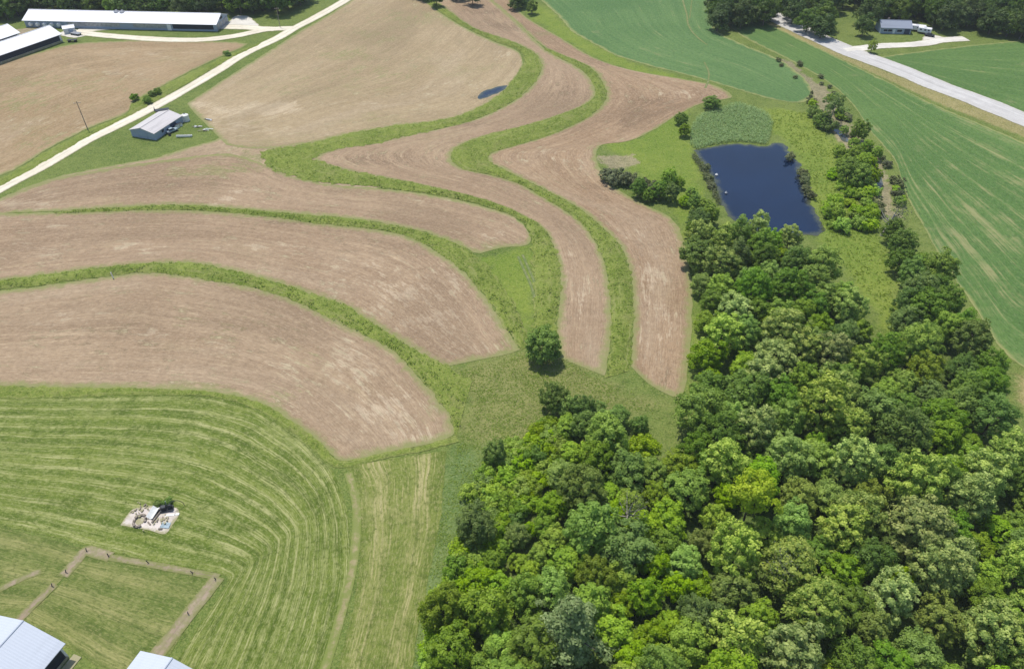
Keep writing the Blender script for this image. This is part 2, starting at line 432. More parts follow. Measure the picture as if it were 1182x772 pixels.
M_TRACK = gravel_mat('worn_track', (0.26, 0.225, 0.11), (0.33, 0.285, 0.15), (0.16, 0.20, 0.045), 2.6, 0.8)
M_TRACK2 = gravel_mat('faint_track', (0.26, 0.235, 0.12), (0.36, 0.31, 0.17), (0.11, 0.16, 0.045), 1.4, 0.7)
M_YARD = gravel_mat('yard_gravel', (0.52, 0.49, 0.43), (0.68, 0.65, 0.58))
M_CONC = gravel_mat('pale_concrete', (0.52, 0.46, 0.42), (0.66, 0.59, 0.54), (0.30, 0.28, 0.15), 2.6, 0.35)

def water_mat(name, c):
    m = Mat(name); p = m.pos()
    m.b.inputs['Specular IOR Level'].default_value = 0.5
    n = m.noise(p, 0.05, 3, 0.6)
    m.bump(m.add(m.noise(p, 1.2, 3, 0.6), m.mul(n, 0.4)), 0.10, 0.10)
    cc = m.mix(m.ramp(n, 0.3, 0.7), tuple(x * 0.7 for x in c), c)
    e = m.add(m.attr('edge'), m.mul(m.add(m.noise(p, 0.35, 4, 0.7), -0.5), 4.0))
    cc = m.mix(m.mul(m.ramp(e, 2.2, -0.4), 0.8), cc, (0.085, 0.095, 0.045))
    return m.out(cc, 0.08)
M_WATER = water_mat('pond_water', (0.004, 0.015, 0.046))
M_CREEK = water_mat('creek_water', (0.10, 0.11, 0.15))

# ------------------------------------------------------------------ lofted sheets that follow the rows
def coons(A, B, L=None, Rr=None, nu=120, nv=30):
    """A,B same-direction long edges (pixels); optional end edges from A to B"""
    a = smooth(PX(A), nu); b = smooth(PX(B), nu)
    t = np.linspace(0, 1, nv)
    u = np.linspace(0, 1, nu)[:, None, None]; v = t[None, :, None]
    S = (1 - v) * a[:, None, :] + v * b[:, None, :]
    if L is not None or Rr is not None:
        l = smooth(np.vstack([a[:1], PX(L)[:, :2], b[:1]]) if L else np.vstack([a[:1], b[:1]]), nv)
        r = smooth(np.vstack([a[-1:], PX(Rr)[:, :2], b[-1:]]) if Rr else np.vstack([a[-1:], b[-1:]]), nv)
        l0 = (1 - t[:, None]) * a[0] + t[:, None] * b[0]; r0 = (1 - t[:, None]) * a[-1] + t[:, None] * b[-1]
        S = S + (1 - u) * (l - l0)[None] + u * (r - r0)[None]
    return S

def grid_faces(nu, nv):
    i = np.arange(nu * nv).reshape(nu, nv)
    return np.stack([i[:-1, :-1], i[1:, :-1], i[1:, 1:], i[:-1, 1:]], -1).reshape(-1, 4)

# patches of soil and growth seen on the fields: kind, u, v, half width, half height (sighted), strength
PATCHES = [
 ('pale',310,126,34,7,1.6),('pale',330,122,18,5,1.6),('pale',226,121,18,4,1.5),('pale',262,130,40,9,1.0),('pale',285,145,30,9,1.0),('pale',245,140,10,10,1.1),('pale',300,150,55,9,0.6),('pale',240,152,60,9,0.5),
 ('pale',262,230,16,3,1.3),('pale',280,221,12,3,1.3),('pale',246,237,10,3,1.3),('pale',30,236,40,8,0.7),('pale',60,226,30,5,0.6),('pale',425,310,40,20,0.6),('pale',470,340,50,25,0.8),
 ('pale',500,370,45,22,0.8),('pale',520,320,20,25,0.6),('pale',540,400,50,10,0.6),('pale',90,365,40,8,0.6),('pale',50,372,35,7,0.6),('pale',180,385,25,7,0.6),('pale',250,400,16,8,0.6),
 ('pale',330,420,40,20,0.5),('pale',400,420,40,30,0.7),('pale',440,470,50,25,0.8),('pale',480,500,50,12,0.6),('pale',365,465,30,20,0.5),('pale',160,285,40,7,0.6),('pale',300,285,60,8,0.5),
 ('pale',30,290,40,10,0.6),('pale',60,262,30,6,0.5),('pale',672,350,10,40,0.6),('pale',660,300,12,30,0.5),('pale',752,320,14,40,0.8),('pale',765,380,14,35,0.7),('pale',742,400,12,30,0.6),
 ('pale',640,180,30,8,0.5),('pale',690,190,20,12,0.5),('pale',740,270,25,12,0.5),('pale',540,33,9,2.5,1.0),('pale',520,100,60,12,0.3),('pale',430,120,60,9,0.4),('pale',790,108,50,5,0.6),('pale',585,60,20,12,0.4),
 ('pale',180,62,60,6,0.5),('pale',150,85,50,9,0.5),('pale',60,140,70,10,0.4),('pale',560,270,40,8,0.5),('pale',480,235,50,6,0.4),('pale',620,90,10,20,0.4),
 ('weed',470,20,40,8,0.8),('weed',430,42,40,8,0.7),('weed',405,62,45,10,0.6),('weed',440,85,60,10,0.5),('weed',350,100,60,14,0.4),('weed',30,95,50,10,0.7),('weed',15,120,60,14,0.7),('weed',110,95,60,12,0.5),('weed',60,165,50,12,0.5),
 ('weed',592,286,34,7,1.2),('weed',565,297,20,6,1.2),('weed',265,196,55,6,1.1),('weed',215,201,40,5,0.8),('weed',290,180,20,8,0.9),('weed',150,444,160,4,0.7),('weed',320,455,50,8,0.6),('weed',360,415,40,18,0.5),('weed',395,370,30,8,0.4),
 ('weed',585,400,14,14,0.8),('weed',630,40,10,3,0.9),('weed',700,172,16,8,0.8),('weed',640,345,5,30,0.5),('weed',250,380,80,20,0.25),('weed',500,480,18,20,0.4),
 ('damp',740,133,24,9,1.0),('damp',722,140,14,8,1.0),('damp',755,118,24,6,0.8),('damp',700,72,26,7,0.8),('damp',585,30,24,5,0.9),('damp',600,34,10,2,1.0),('damp',560,14,30,4,0.7),('damp',690,60,16,4,0.8),('damp',650,108,20,16,0.6),
 ('damp',340,257,24,1.8,1.3),('damp',480,275,12,2.5,1.2),('damp',530,143,34,5,0.9),('damp',440,185,40,6,0.7),('damp',400,205,30,5,0.6),('damp',750,290,20,30,0.5),('damp',690,220,24,10,0.5),('damp',765,250,20,8,0.4),
 ('damp',150,390,70,18,0.35),('damp',300,390,60,18,0.3),('damp',140,88,40,6,0.6),('damp',110,75,40,5,0.5),('damp',200,210,60,7,0.4),('damp',420,285,60,10,0.3),('damp',655,360,6,40,0.4),('damp',770,430,12,20,0.5),('damp',560,112,22,6,0.7),
]
def patch_attrs(X, Y):
    # where the sighted patch lies on the land, as an ellipse along and across the view
    out = {k: np.zeros(X.shape) for k in ('pale', 'weed', 'damp')}
    for k, u, v, a, b, s in PATCHES:
        c = P(u, v)[:2]; e1 = P(u + a, v)[:2] - c; e2 = P(u, v + b)[:2] - c
        M = np.linalg.inv(np.stack([e1, e2], 1)); dx = X - c[0]; dy = Y - c[1]
        q = (M[0, 0] * dx + M[0, 1] * dy) ** 2 + (M[1, 0] * dx + M[1, 1] * dy) ** 2
        out[k] = np.maximum(out[k], s * np.exp(-q * 0.9))
    return out

def sheet(name, S, z, mat, jitter=0.0, zfun=None, ends=True, kind='structure', seed=0.0):
    nu, nv, _ = S.shape
    S = S.copy()
    du = np.linalg.norm(np.diff(S, axis=0), axis=2).mean(1); ul = np.concatenate([[0], np.cumsum(du)])
    wid = np.linalg.norm(np.diff(S, axis=1), axis=2)
    vl = np.concatenate([[0], np.cumsum(wid.mean(0))])
    W = np.concatenate([np.zeros((nu, 1)), np.cumsum(wid, 1)], 1)
    edge = np.minimum(W, W[:, -1:] - W)
    if ends:
        Lc = np.concatenate([np.zeros((1, nv)), np.cumsum(np.linalg.norm(np.diff(S, axis=0), axis=2), 0)], 0)
        edge = np.minimum(edge, np.minimum(Lc, Lc[-1:] - Lc))
    if jitter:
        jitter = np.minimum(jitter, W[:, -1] * 0.12)
        d = S[:, -1] - S[:, 0]; d /= np.maximum(np.linalg.norm(d, axis=1), 1e-6)[:, None]
        for k in (0, nv - 1):
            jn = wob(ul, ul * 0 + k, 1.6, seed + k) + 0.6 * wob(ul, ul * 0, 0.6, seed + 3 + k)
            wk = np.exp(-(W if k == 0 else W[:, -1:] - W) / 2.0)
            S += d[:, None, :] * ((jn * jitter)[:, None] * wk)[..., None]
    Z = np.full((nu, nv), z) if zfun is None else zfun(S, W, edge)
    V = np.concatenate([S, Z[..., None]], 2).reshape(-1, 3)
    F = grid_faces(nu, nv)
    a, b, c = V[F[:, 0]], V[F[:, 1]], V[F[:, 2]]
    nz = ((b - a)[:, 0] * (c - a)[:, 1] - (b - a)[:, 1] * (c - a)[:, 0])
    if nz.sum() < 0: F = F[:, ::-1]
    uv = np.stack([np.repeat(ul[:, None], nv, 1), np.repeat(vl[None], nu, 0)], 2).reshape(-1, 2)
    o = mesh_np(name, V, F, mat, uv=uv, attrs={'edge': edge.ravel(), 'lat': (W / np.maximum(W[:, -1:], 1e-6)).ravel(), **(patch_attrs(V[:, 0], V[:, 1]) if 'field' in name else {})}, smooth_=zfun is not None)
    if kind: o['kind'] = kind
    return o

def ribbon(name, center, width, z, mat, n=160, nv=7, kind='structure', w2=None):
    c = smooth(PX(center), n)
    t = np.gradient(c, axis=0); t /= np.linalg.norm(t, axis=1)[:, None]
    nrm = np.stack([-t[:, 1], t[:, 0]], 1)
    w = np.linspace(width, w2 if w2 else width, n)[:, None]
    ul = np.arange(n) * 0.7
    w = w * (1 + 0.07 * wob(ul, ul * 0, 3.0, width)[:, None])
    k = np.linspace(-0.5, 0.5, nv)
    S = c[:, None, :] + nrm[:, None, :] * (w * k[None])[..., None]
    crown = lambda S, W, e: z + np.minimum(e, 1.5) * 0.035
    return sheet(name, S, z, mat, zfun=crown, ends=name == 'path', kind=kind)

def poly_sheet(name, pts, z, mat, kind='structure', step=1.0, n=None, zfun=None):
    """closed outline filled with a fan of rings so it carries the edge distance"""
    p = PX(pts)[:, :2]
    q = smooth(np.vstack([p, p[:1]]), n or 140)[:-1]
    if 'water' in name or name in ('puddle', 'yard'):
        k0 = 0.9 if name == 'pond_water' else 0.35
        q = q + k0 * np.stack([wob(q[:, 0], q[:, 1], 2.2, 1.0) + 0.6 * wob(q[:, 0], q[:, 1], 0.9, 2.0), wob(q[:, 0], q[:, 1], 2.2, 3.0)], 1)
    lo, hi = q.min(0), q.max(0); sp = max(hi - lo) / 26.0
    gx_, gy_ = np.meshgrid(np.arange(lo[0], hi[0], sp), np.arange(lo[1], hi[1], sp), indexing='ij')
    ip = np.stack([gx_.ravel(), gy_.ravel()], 1); ip = ip[sdf(ip[:, 0], ip[:, 1], q) > sp * 0.45]
    allp = [Vector(x) for x in np.vstack([q, ip])]
    vs, es, fs, *_r = delaunay_2d_cdt(allp, [], [list(range(len(q)))], 1, 1e-4)
    V = np.array([(v.x, v.y, z) for v in vs]); F = np.array([f for f in fs if len(f) == 3])
    edge = np.maximum(sdf(V[:, 0], V[:, 1], q), 0.0)
    a, b, c_ = V[F[:, 0]], V[F[:, 1]], V[F[:, 2]]
    nz = ((b - a)[:, 0] * (c_ - a)[:, 1] - (b - a)[:, 1] * (c_ - a)[:, 0])
    F = np.where((nz < 0)[:, None], F[:, ::-1], F)
    o = mesh_np(name, V, F, mat, uv=V[:, :2].copy(), attrs={'edge': edge})
    if kind: o['kind'] = kind
    return o

# ------------------------------------------------------------------ traced lines of the land (sighted points)
S1_UP = [(300,176),(315,172),(355,166),(400,155),(458,145),(502,140),(535,132),(573,112),(593,91),(605,73),(600,59),(569,47),(532,29),(502,10),(480,-3)]
S1_LO = [(318,200),(345,192),(362,184),(376,176),(400,171),(424,168),(468,158),(525,145),(552,137),(593,117),(615,98),(625,78),(620,64),(593,49),(549,34),(518,13),(496,-3)]
S2_UP = [(318,174),(340,177),(362,184),(400,196),(424,201),(475,211),(525,222),(566,233),(600,247),(623,260),(633,272),(640,286),(647,317),(644,357),(641,385)]
S2_LO = [(300,180),(311,193),(325,200),(369,211),(400,213),(441,217),(502,225),(549,235),(590,249),(607,260),(612,272),(614,290),(616,320),(617,350),(614,385)]
S3_UP = [(64,244.5),(135,240),(203,237),(271,241),(338,247),(400,252),(458,261),(495,270),(525,281),(546,292),(566,312),(590,345),(603,372),(614,398)]
S3_LO = [(64,247),(135,244),(220,243),(305,250),(372,259),(441,266),(475,275),(508,293),(535,314),(556,337),(573,361),(580,374),(592,390),(601,404)]
S4_UP = [(-60,331),(0,324),(68,315),(135,307),(203,303),(244,307),(298,320),(338,332),(400,353),(420,366),(458,391),(491,410),(515,422),(545,440)]
S4_LO = [(-60,342),(0,334),(51,329),(125,319),(176,315),(230,322),(291,332),(338,347),(390,372),(420,386),(454,405),(478,429),(498,452),(519,479),(526,506)]
S5_R = [(630,56),(647,63),(681,78),(695,95),(700,112),(684,132),(661,145),(627,159),(593,169),(568,177),(563,185),(580,195),(610,210),(644,227),(667,240),(691,259),(715,283),(727,313),(731,351),(730,391),(727,428)]
S5_L = [(628,58),(640,64),(671,81),(684,96),(686,112),(671,123),(640,135),(607,145),(559,157),(531,168),(520,181),(532,194),(573,204),(600,213),(630,230),(657,247),(671,258),(691,286),(701,317),(705,351),(705,391),(700,436)]

# -- bare field base and tilled fields between the terraces
def field(name, A, B, mat, z, L=None, Rr=None, nu=200, nv=40, jit=0.5, seed=0.0):
    return sheet(name, coons(A, B, L, Rr, nu, nv), z, mat, jitter=jit, seed=seed)

field('tilled_field', [(-60,258),(0,229),(60,206),(130,191),(180,182),(215,171),(250,161),(262,150)],
      [(-60,268),(0,247),(70,244),(200,236),(330,230),(400,226),(480,200),(500,150)], M_SOIL_BASE, 0.02, nu=120, seed=1)
field('tilled_field', [(-60,345),(0,336),(51,330),(125,319),(176,314),(230,320),(291,331),(338,345),(390,370),(420,385),(454,404),(478,428),(498,452),(519,479),(525,500)],
      [(-60,446),(0,446),(60,448),(150,449),(215,451),(262,456),(300,466),(340,490),(365,508),(380,521),(391,531)], M_SOIL_LOW, 0.05, Rr=[(522,503),(500,511),(450,521),(405,532)], seed=2)
field('tilled_field', [(-60,252),(0,247),(80,245),(135,243),(220,243),(305,249),(372,258),(441,266),(475,275),(508,293),(535,314),(556,337),(573,361),(580,374),(592,390),(599,404)],
      [(-60,331),(0,325),(68,316),(135,308),(203,304),(244,308),(298,321),(338,333),(400,355),(420,368),(458,392),(491,412),(516,423)], M_SOIL, 0.06, Rr=[(585,409),(555,415)], seed=3)
field('tilled_field', [(-60,258),(0,230),(60,208),(130,194),(200,184),(262,178),(300,188),(325,200),(369,211),(400,215),(441,218),(502,226),(549,236),(590,249),(606,261)],
      [(-60,268),(0,248),(64,244),(135,239.5),(203,237),(271,241),(338,247),(400,252),(458,261),(495,270),(525,281),(546,291),(556,292)], M_SOIL, 0.055, Rr=[(613,276),(608,283),(580,286)], seed=4)
field('tilled_field', [(216,120),(254,95),(300,66),(322,52),(345,37),(372,22),(405,1),(425,-12)],
      [(262,168),(300,172),(355,166),(400,156),(458,146),(502,141),(535,133),(573,113),(593,92),(604,74)], M_SOIL_TOP, 0.057, L=[(224,130),(240,146)], Rr=[(450,-12),(484,-3),(504,12),(532,30),(569,48),(598,60)], nv=60, seed=5)
field('tilled_field', [(496,-3),(518,14),(549,35),(593,50),(620,65),(625,78),(615,98),(593,117),(552,137),(525,145),(468,158),(424,168),(400,171),(376,176),(363,184),(376,190),(400,196),(424,201),(475,211),(525,222),(566,233),(600,247),(623,260),(633,272),(640,286),(647,317),(645,357),(643,385),(647,414)],
      [(560,-6),(590,20),(628,56),(640,64),(671,81),(684,96),(686,112),(671,123),(640,135),(607,145),(559,157),(531,168),(520,181),(532,194),(573,204),(600,213),(630,230),(657,247),(671,258),(691,286),(701,317),(705,351),(705,391),(698,434)], M_SOIL, 0.058, nu=320, jit=0.3, seed=6)
field('tilled_field', [(558,-6),(590,20),(628,54),(647,63),(681,78),(695,95),(700,112),(684,132),(661,145),(627,159),(593,169),(566,178),(564,186),(580,195),(610,210),(644,227),(667,240),(691,259),(715,283),(727,313),(731,351),(730,391),(728,423)],
      [(586,-6),(597,10),(607,20),(647,44),(688,68),(728,81),(790,92),(825,99),(845,112),(812,119),(779,135),(755,150),(726,163),(694,168),(688,180),(696,200),(711,217),(745,237),(772,250),(783,263),(790,280),(798,324),(799,358),(796,408),(788,462)], M_SOIL_EAST, 0.059, Rr=[(749,443),(770,455)], nu=320, nv=50, jit=0.3, seed=7)
field('tilled_field', [(-80,92),(0,73),(40,62),(85,51),(130,48),(169,47),(220,48),(271,49),(286,51)],
      [(-80,240),(-20,214),(0,203),(17,196),(54,173),(101,149),(147,130),(152,120),(190,98),(237,74),(268,60),(280,55)], M_SOIL_WEST, 0.06, nv=60, seed=8)

# -- hay swirl, mown lanes, pen lawn
field('hay_field', [(-70,452),(0,456),(60,457),(150,455),(220,456),(262,462),(300,473),(335,495),(365,520),(385,545),(398,580),(405,620),(406,660),(400,700),(388,745),(372,800),(355,850)],
      [(-70,585),(0,606),(50,617),(100,630),(150,642),(200,652),(240,659),(257,663),(264,668),(258,680),(248,695),(235,715),(222,735),(208,757),(185,800),(160,850)], M_HAY, 0.05, nv=80, seed=9, jit=0.15)
field('hay_field', [(400,538),(410,560),(416,600),(415,650),(408,700),(398,740),(385,790),(370,850)],
      [(515,520),(512,560),(508,600),(500,640),(490,690),(482,730),(474,790),(465,850)], M_LANE, 0.055, nv=50, seed=10, jit=0.15)
field('lawn', [(100,640),(128,645),(183,655),(215,661),(246,667)], [(24,716),(60,735),(100,760),(140,785),(172,800)],
      M_LAWN, 0.045, L=[(80,662),(55,690)], Rr=[(235,690),(205,740)], nv=60, nu=80, seed=11, jit=0.1)
field('lawn', [(-70,595),(0,608),(50,620),(97,633)], [(-70,720),(-30,718),(0,716),(22,714)], M_LAWN, 0.046, Rr=[(80,658),(60,680)], nv=40, nu=60, seed=12, jit=0.1)

# -- crop fields
field('crop_field', [(600,-40),(612,-12),(625,1),(647,21),(661,37),(688,52),(708,63),(749,76),(782,84),(833,98),(884,113),(915,119)],
      [(812,-40),(815,-12),(818,2),(820,17),(829,37),(856,51),(897,68),(917,81),(934,98),(937,111)], M_CROP, 0.05, Rr=[(928,118)], nv=50, seed=13)
field('crop_field', [(838,28),(860,44),(900,64),(934,82),(961,99),(985,122),(1005,152),(1032,184),(1040,205),(1048,229),(1058,248),(1067,263),(1081,289),(1097,312),(1106,328),(1120,347),(1141,381),(1158,405),(1182,424),(1260,470)],
      [(874,22),(890,29),(920,44),(951,59),(985,76),(1019,92),(1053,109),(1087,125),(1130,143),(1182,165),(1260,200)], M_CROP_EAST, 0.05, nv=70, nu=240, seed=14)
field('crop_field', [(1016,66),(1053,61),(1120,53),(1182,47),(1260,40)], [(1018,69),(1045,80),(1070,90),(1120,109),(1182,131),(1260,160)], M_CROP_EAST, 0.05, nv=40, seed=15)

# -- roads, lanes, yards
ribbon('road', [(-60,250),(0,218),(51,191),(101,162),(152,137),(203,110),(254,80),(281,63),(321,44),(338,34),(365,20),(400,0),(440,-26)], 5.6, 0.09, M_GRAVEL)
ribbon('road', [(820,-25),(860,0),(897,21),(934,39),(982,60),(1036,80),(1087,101),(1120,113),(1182,138),(1260,170)], 12.5, 0.09, M_PAVED)
ribbon('driveway', [(338,33),(322,33.5),(305,35),(271,42),(237,46),(203,46.5),(169,45),(118,41),(85,37)], 6.0, 0.11, M_GRAVEL)
ribbon('driveway', [(318,34),(300,33.5),(291,32.5),(260,31.5),(237,32),(190,31.2),(152,31),(120,33),(90,36)], 6.5, 0.10, M_GRAVEL)
ribbon('driveway', [(975,58),(995,56),(1016,53.5),(1050,52),(1070,50),(1085,47),(1115,45)], 6.5, 0.10, M_YARD)
poly_sheet('yard', [(240,30),(262,26),(272,19),(285,18.5),(293,24),(298,31),(270,33),(250,34)], 0.075, M_YARD)
poly_sheet('yard', [(66,40),(78,35),(95,35),(106,38),(98,42),(84,44)], 0.08, M_YARD)
poly_sheet('yard', [(20,34),(48,31),(60,31),(40,37),(20,42),(0,48),(-20,50),(-10,42)], 0.077, M_DIRT)
poly_sheet('yard', [(1064,49),(1066,43),(1074,40),(1084,42),(1096,45),(1084,49)], 0.08, M_YARD)
ribbon('path', [(73,665),(86,650),(99,636),(112,638),(128,643)], 2.2, 0.10, M_DIRT, 60)
ribbon('path', [(126,643),(155,648),(183,653),(220,660),(253,666)], 1.3, 0.095, M_DIRT, 60)
ribbon('path', [(252,665),(240,681),(219,707),(200,732),(180,757),(160,785)], 2.7, 0.10, M_DIRT, 60)
ribbon('path', [(64,674),(45,692),(25,712),(5,735)], 1.6, 0.10, M_DIRT, 60)
ribbon('path', [(-20,690),(0,680),(24,668),(48,659)], 1.3, 0.09, M_DIRT, 60)
ribbon('path', [(402,545),(411,580),(411,620),(405,665),(392,715),(375,772),(360,820)], 1.7, 0.07, M_TRACK, 90)

TR = [([(787,-3),(790,8),(793,18),(794,28),(799,37),(808,46),(816,52)],1.0),([(799,-3),(797,14),(796,22)],0.7),([(813,72),(818,84),(817,95),(814,102)],0.9),
      ([(598,296),(605,312),(613,330),(619,352)],0.8),([(603,294),(611,312),(618,330),(622,352)],0.8)]
for q_, w_ in TR: ribbon('path', q_, w_, 0.085, M_TRACK2, 60, 5)
# -- water
POND = [(801,174),(826,169),(846,166),(865,167),(880,169),(894,166),(904,166),(912,176),(922,189),(926,206),(934,230),(945,252),(951,268),(925,272),(880,268),(850,258),(833,237),(826,216),(819,200),(809,186)]
poly_sheet('pond_water', POND, 0.06, M_WATER, n=220)
poly_sheet('puddle', [(551,112),(556,107),(566,103),(577,100),(585,99),(583,103),(574,108),(562,113),(553,115)], 0.075, M_WATER)
poly_sheet('creek_water', [(958,143),(963,146),(968,150),(975,157),(979,163),(974,164),(968,157),(961,150)], 0.07, M_CREEK, n=60)
poly_sheet('creek_water', [(1010,198),(1014,200),(1018,206),(1018,214),(1014,220),(1010,214),(1011,206)], 0.07, M_CREEK, n=60)

# ------------------------------------------------------------------ grass terraces (low banks)
def bank_z(height, base):
    def f(S, W, e):
        w = W[:, -1:]
        t = np.clip(e / np.maximum(w * 0.5, 0.1), 0, 1)
        h = np.minimum(height, w * 0.16)
        k = np.arange(S.shape[0]) / (S.shape[0] - 1)
        h = h * np.clip(np.minimum(k, 1 - k) * 30, 0, 1)[:, None]
        n = 0.13 * wob(S[..., 0], S[..., 1], 1.3) + 0.09 * wob(S[..., 0], S[..., 1], 0.45, 2.0)
        return base + h * (t ** 0.8) + n * np.clip(e / 0.8, 0, 1) * 0.9
    return f
STRIPS = []
def strip(A, B, nu, nv=10, h=0.6, seed=0):
    S = coons(A, B, nu=nu, nv=nv)
    STRIPS.append(S)
    return sheet('grass_bank', S, 0.1, M_STRIP, jitter=0.95, zfun=bank_z(h, 0.10), ends=False, seed=seed)
strip(S1_UP, S1_LO, 380, seed=1); strip(S2_UP, S2_LO, 380, seed=2, nv=12); strip(S3_UP, S3_LO, 380, seed=3)
strip(S4_UP, S4_LO, 420, seed=4); strip(S5_R, S5_L, 460, seed=5)
# grass edge between hay and field
strip([(-60,443),(0,445),(60,447),(150,448),(250,453),(300,465),(340,488),(370,511),(392,531),(450,521),(500,511),(526,503)],
      [(-60,454),(0,459),(60,459),(150,456),(250,459),(297,473),(335,497),(362,520),(390,539),(450,528),(500,518),(530,510)], 300, 6, 0.10, 6)
# verge weeds left of the gravel road
strip([(-30,222),(17,198),(54,175),(101,151),(147,131),(152,121),(190,99),(237,76),(268,62),(300,50)],
      [(-30,232),(17,207),(60,183),(105,157),(152,133),(165,126),(200,106),(242,82),(272,65),(303,51)], 200, 6, 0.4, 7)

# ------------------------------------------------------------------ ground sheet
def axis(lo, a, b, hi, step, grow=1.18):
    mid = list(np.arange(a, b, step)); l, r = [], []
    s = step; x = a
    while x > lo: s *= grow; x -= s; l.append(x)
    s = step; x = mid[-1]
    while x < hi: s *= grow; x += s; r.append(x)
    return np.array(l[::-1] + mid + r)
gx = axis(-4000, -330, 330, 4000, 2.0); gy = axis(-800, 45, 480, 6000, 1.6)
GX, GY = np.meshgrid(gx, gy, indexing='ij')
def region(pts): return np.clip(sdf(GX, GY, PX(pts)), -40, 40).ravel()
W_PX = [(800,258),(838,260),(880,254),(924,270),(942,287),(966,309),(992,334),(1014,358),(1030,392),(1050,392),(1052,350),(1045,316),(1034,290),(1052,278),(1074,286),(1104,312),(1124,348),(1130,382),(1160,405),(1166,440),(1164,475),(1190,500),(1260,540),(1260,850),(480,850),(497,765),(512,710),(540,660),(556,620),(590,590),(622,560),(645,530),(660,500),(662,478),(690,486),(735,500),(782,500),(806,460),(815,420),(812,340),(800,300)]
REG = {
    'meadow': np.maximum(np.maximum(np.maximum(region([(556,300),(612,284),(618,330),(616,372),(604,385),(585,345)]), region([(604,0),(630,8),(655,32),(690,55),(750,80),(790,90),(780,94),(730,82),(690,68),(650,46),(615,22)])), region([(700,166),(735,158),(790,122),(800,170),(808,190),(812,240),(808,300),(814,360),(812,430),(800,462),(800,380),(800,310),(790,268),(765,222),(720,190)])), region([(885,125),(935,130),(960,160),(985,185),(1000,215),(1010,260),(1030,310),(1040,360),(1030,395),(1005,345),(950,285),(945,255),(925,190),(905,160),(890,150)])),
    'olive': region([(518,430),(600,408),(640,405),(700,440),(760,470),(700,480),(650,470),(620,500),(600,530),(560,520),(530,500),(545,460)]),
    'rank': region([(525,515),(560,520),(560,560),(530,600),(515,660),(490,740),(470,850),(452,850),(478,740),(498,640),(508,560)]),
    'dry': np.maximum(region([(885,30),(980,72),(1087,121),(1182,158),(1260,190),(1260,175),(1182,144),(1087,107),(985,68),(890,26)]),
                      np.maximum(region([(1000,70),(1087,100),(1182,134),(1260,165),(1260,155),(1182,125),(1087,92),(1016,66)]),
                                 np.maximum(region([(22,704),(50,692),(66,725),(88,742),(70,748),(45,728)]), region([(1176,428),(1200,440),(1260,470),(1260,540),(1200,495),(1175,460)])))),
    'bank': np.maximum(region([(905,67),(935,88),(956,105),(972,128),(992,158),(1016,186),(1028,215),(1036,250),(1024,252),(1012,230),(1006,204),(988,182),(960,152),(942,118),(925,92),(902,73)]),
                       region([(690,178),(735,178),(735,190),(700,200)])),
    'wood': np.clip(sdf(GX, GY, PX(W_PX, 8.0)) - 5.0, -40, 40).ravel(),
}
gz = np.zeros_like(GX)
GV = np.stack([GX, GY, gz], 2).reshape(-1, 3)
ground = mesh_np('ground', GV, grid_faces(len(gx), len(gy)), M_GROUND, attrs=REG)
ground['kind'] = 'structure'
# ------------------------------------------------------------------ foliage
def leaf_mat(name, dark, lite, pale=None, trans=0.44, hue=0.035, vary=True):
    m = Mat(name)
    r = m.objrand(); t = m.attr('tint')
    c = m.mix(t, dark, lite)
    if pale: c = m.mix(m.ramp(m.attr('tip'), 0.35, 0.85), c, pale)
    if not vary: r = m.math('MULTIPLY', 0.5, 1.0)
    hs = m.n.new('ShaderNodeHueSaturation'); m.link(c, hs.inputs['Color'])
    m.link(m.add(m.mul(r, hue * 0.6), 0.5 - hue * 0.3), hs.inputs['Hue'])
    fr = m.math('FRACT', m.mul(r, 7.31))
    m.link(m.add(m.mul(fr, 0.46), 0.80), hs.inputs['Value'])
    fs = m.math('FRACT', m.mul(r, 13.7))
    m.link(m.add(m.mul(fs, 0.22), 0.88), hs.inputs['Saturation'])
    col = hs.outputs[0]
    m.put(m.b.inputs['Base Color'], col); m.b.inputs['Roughness'].default_value = 0.55
    m.b.inputs['Specular IOR Level'].default_value = 0.3
    tr = m.n.new('ShaderNodeBsdfTranslucent'); m.link(col, tr.inputs['Color'])
    mx = m.n.new('ShaderNodeMixShader'); mx.inputs[0].default_value = trans
    m.link(m.b.outputs[0], mx.inputs[1]); m.link(tr.outputs[0], mx.inputs[2])
    m.link(mx.outputs[0], m.n['Material Output'].inputs['Surface'])
    return m.m

L_MID = leaf_mat('leaf_mid', (0.173, 0.298, 0.030), (0.376, 0.535, 0.066))
L_DARK = leaf_mat('leaf_dark', (0.116, 0.216, 0.028), (0.265, 0.400, 0.057))
L_BRIGHT = leaf_mat('leaf_bright', (0.202, 0.347, 0.017), (0.411, 0.563, 0.037))
L_OLIVE = leaf_mat('leaf_olive', (0.174, 0.255, 0.028), (0.341, 0.429, 0.063))
L_PALE = leaf_mat('leaf_pale', (0.161, 0.260, 0.038), (0.329, 0.442, 0.088), (0.511, 0.600, 0.139))
L_FARMID = leaf_mat('leaf_far_mid', (0.085, 0.150, 0.020), (0.180, 0.265, 0.040))
L_FARDARK = leaf_mat('leaf_far_dark', (0.060, 0.115, 0.020), (0.135, 0.205, 0.036))
L_LIME = leaf_mat('leaf_lime', (0.32, 0.44, 0.035), (0.52, 0.60, 0.085), vary=False)
L_GREY = leaf_mat('leaf_grey', (0.133, 0.205, 0.056), (0.245, 0.325, 0.109), (0.298, 0.377, 0.142))
L_DUSTY = leaf_mat('leaf_dusty', (0.158, 0.189, 0.079), (0.273, 0.299, 0.137))
L_REED = leaf_mat('leaf_reed', (0.207, 0.324, 0.122), (0.386, 0.499, 0.231), vary=False)
L_GRASS = leaf_mat('leaf_grass', (0.125, 0.205, 0.022), (0.260, 0.330, 0.065), vary=False)
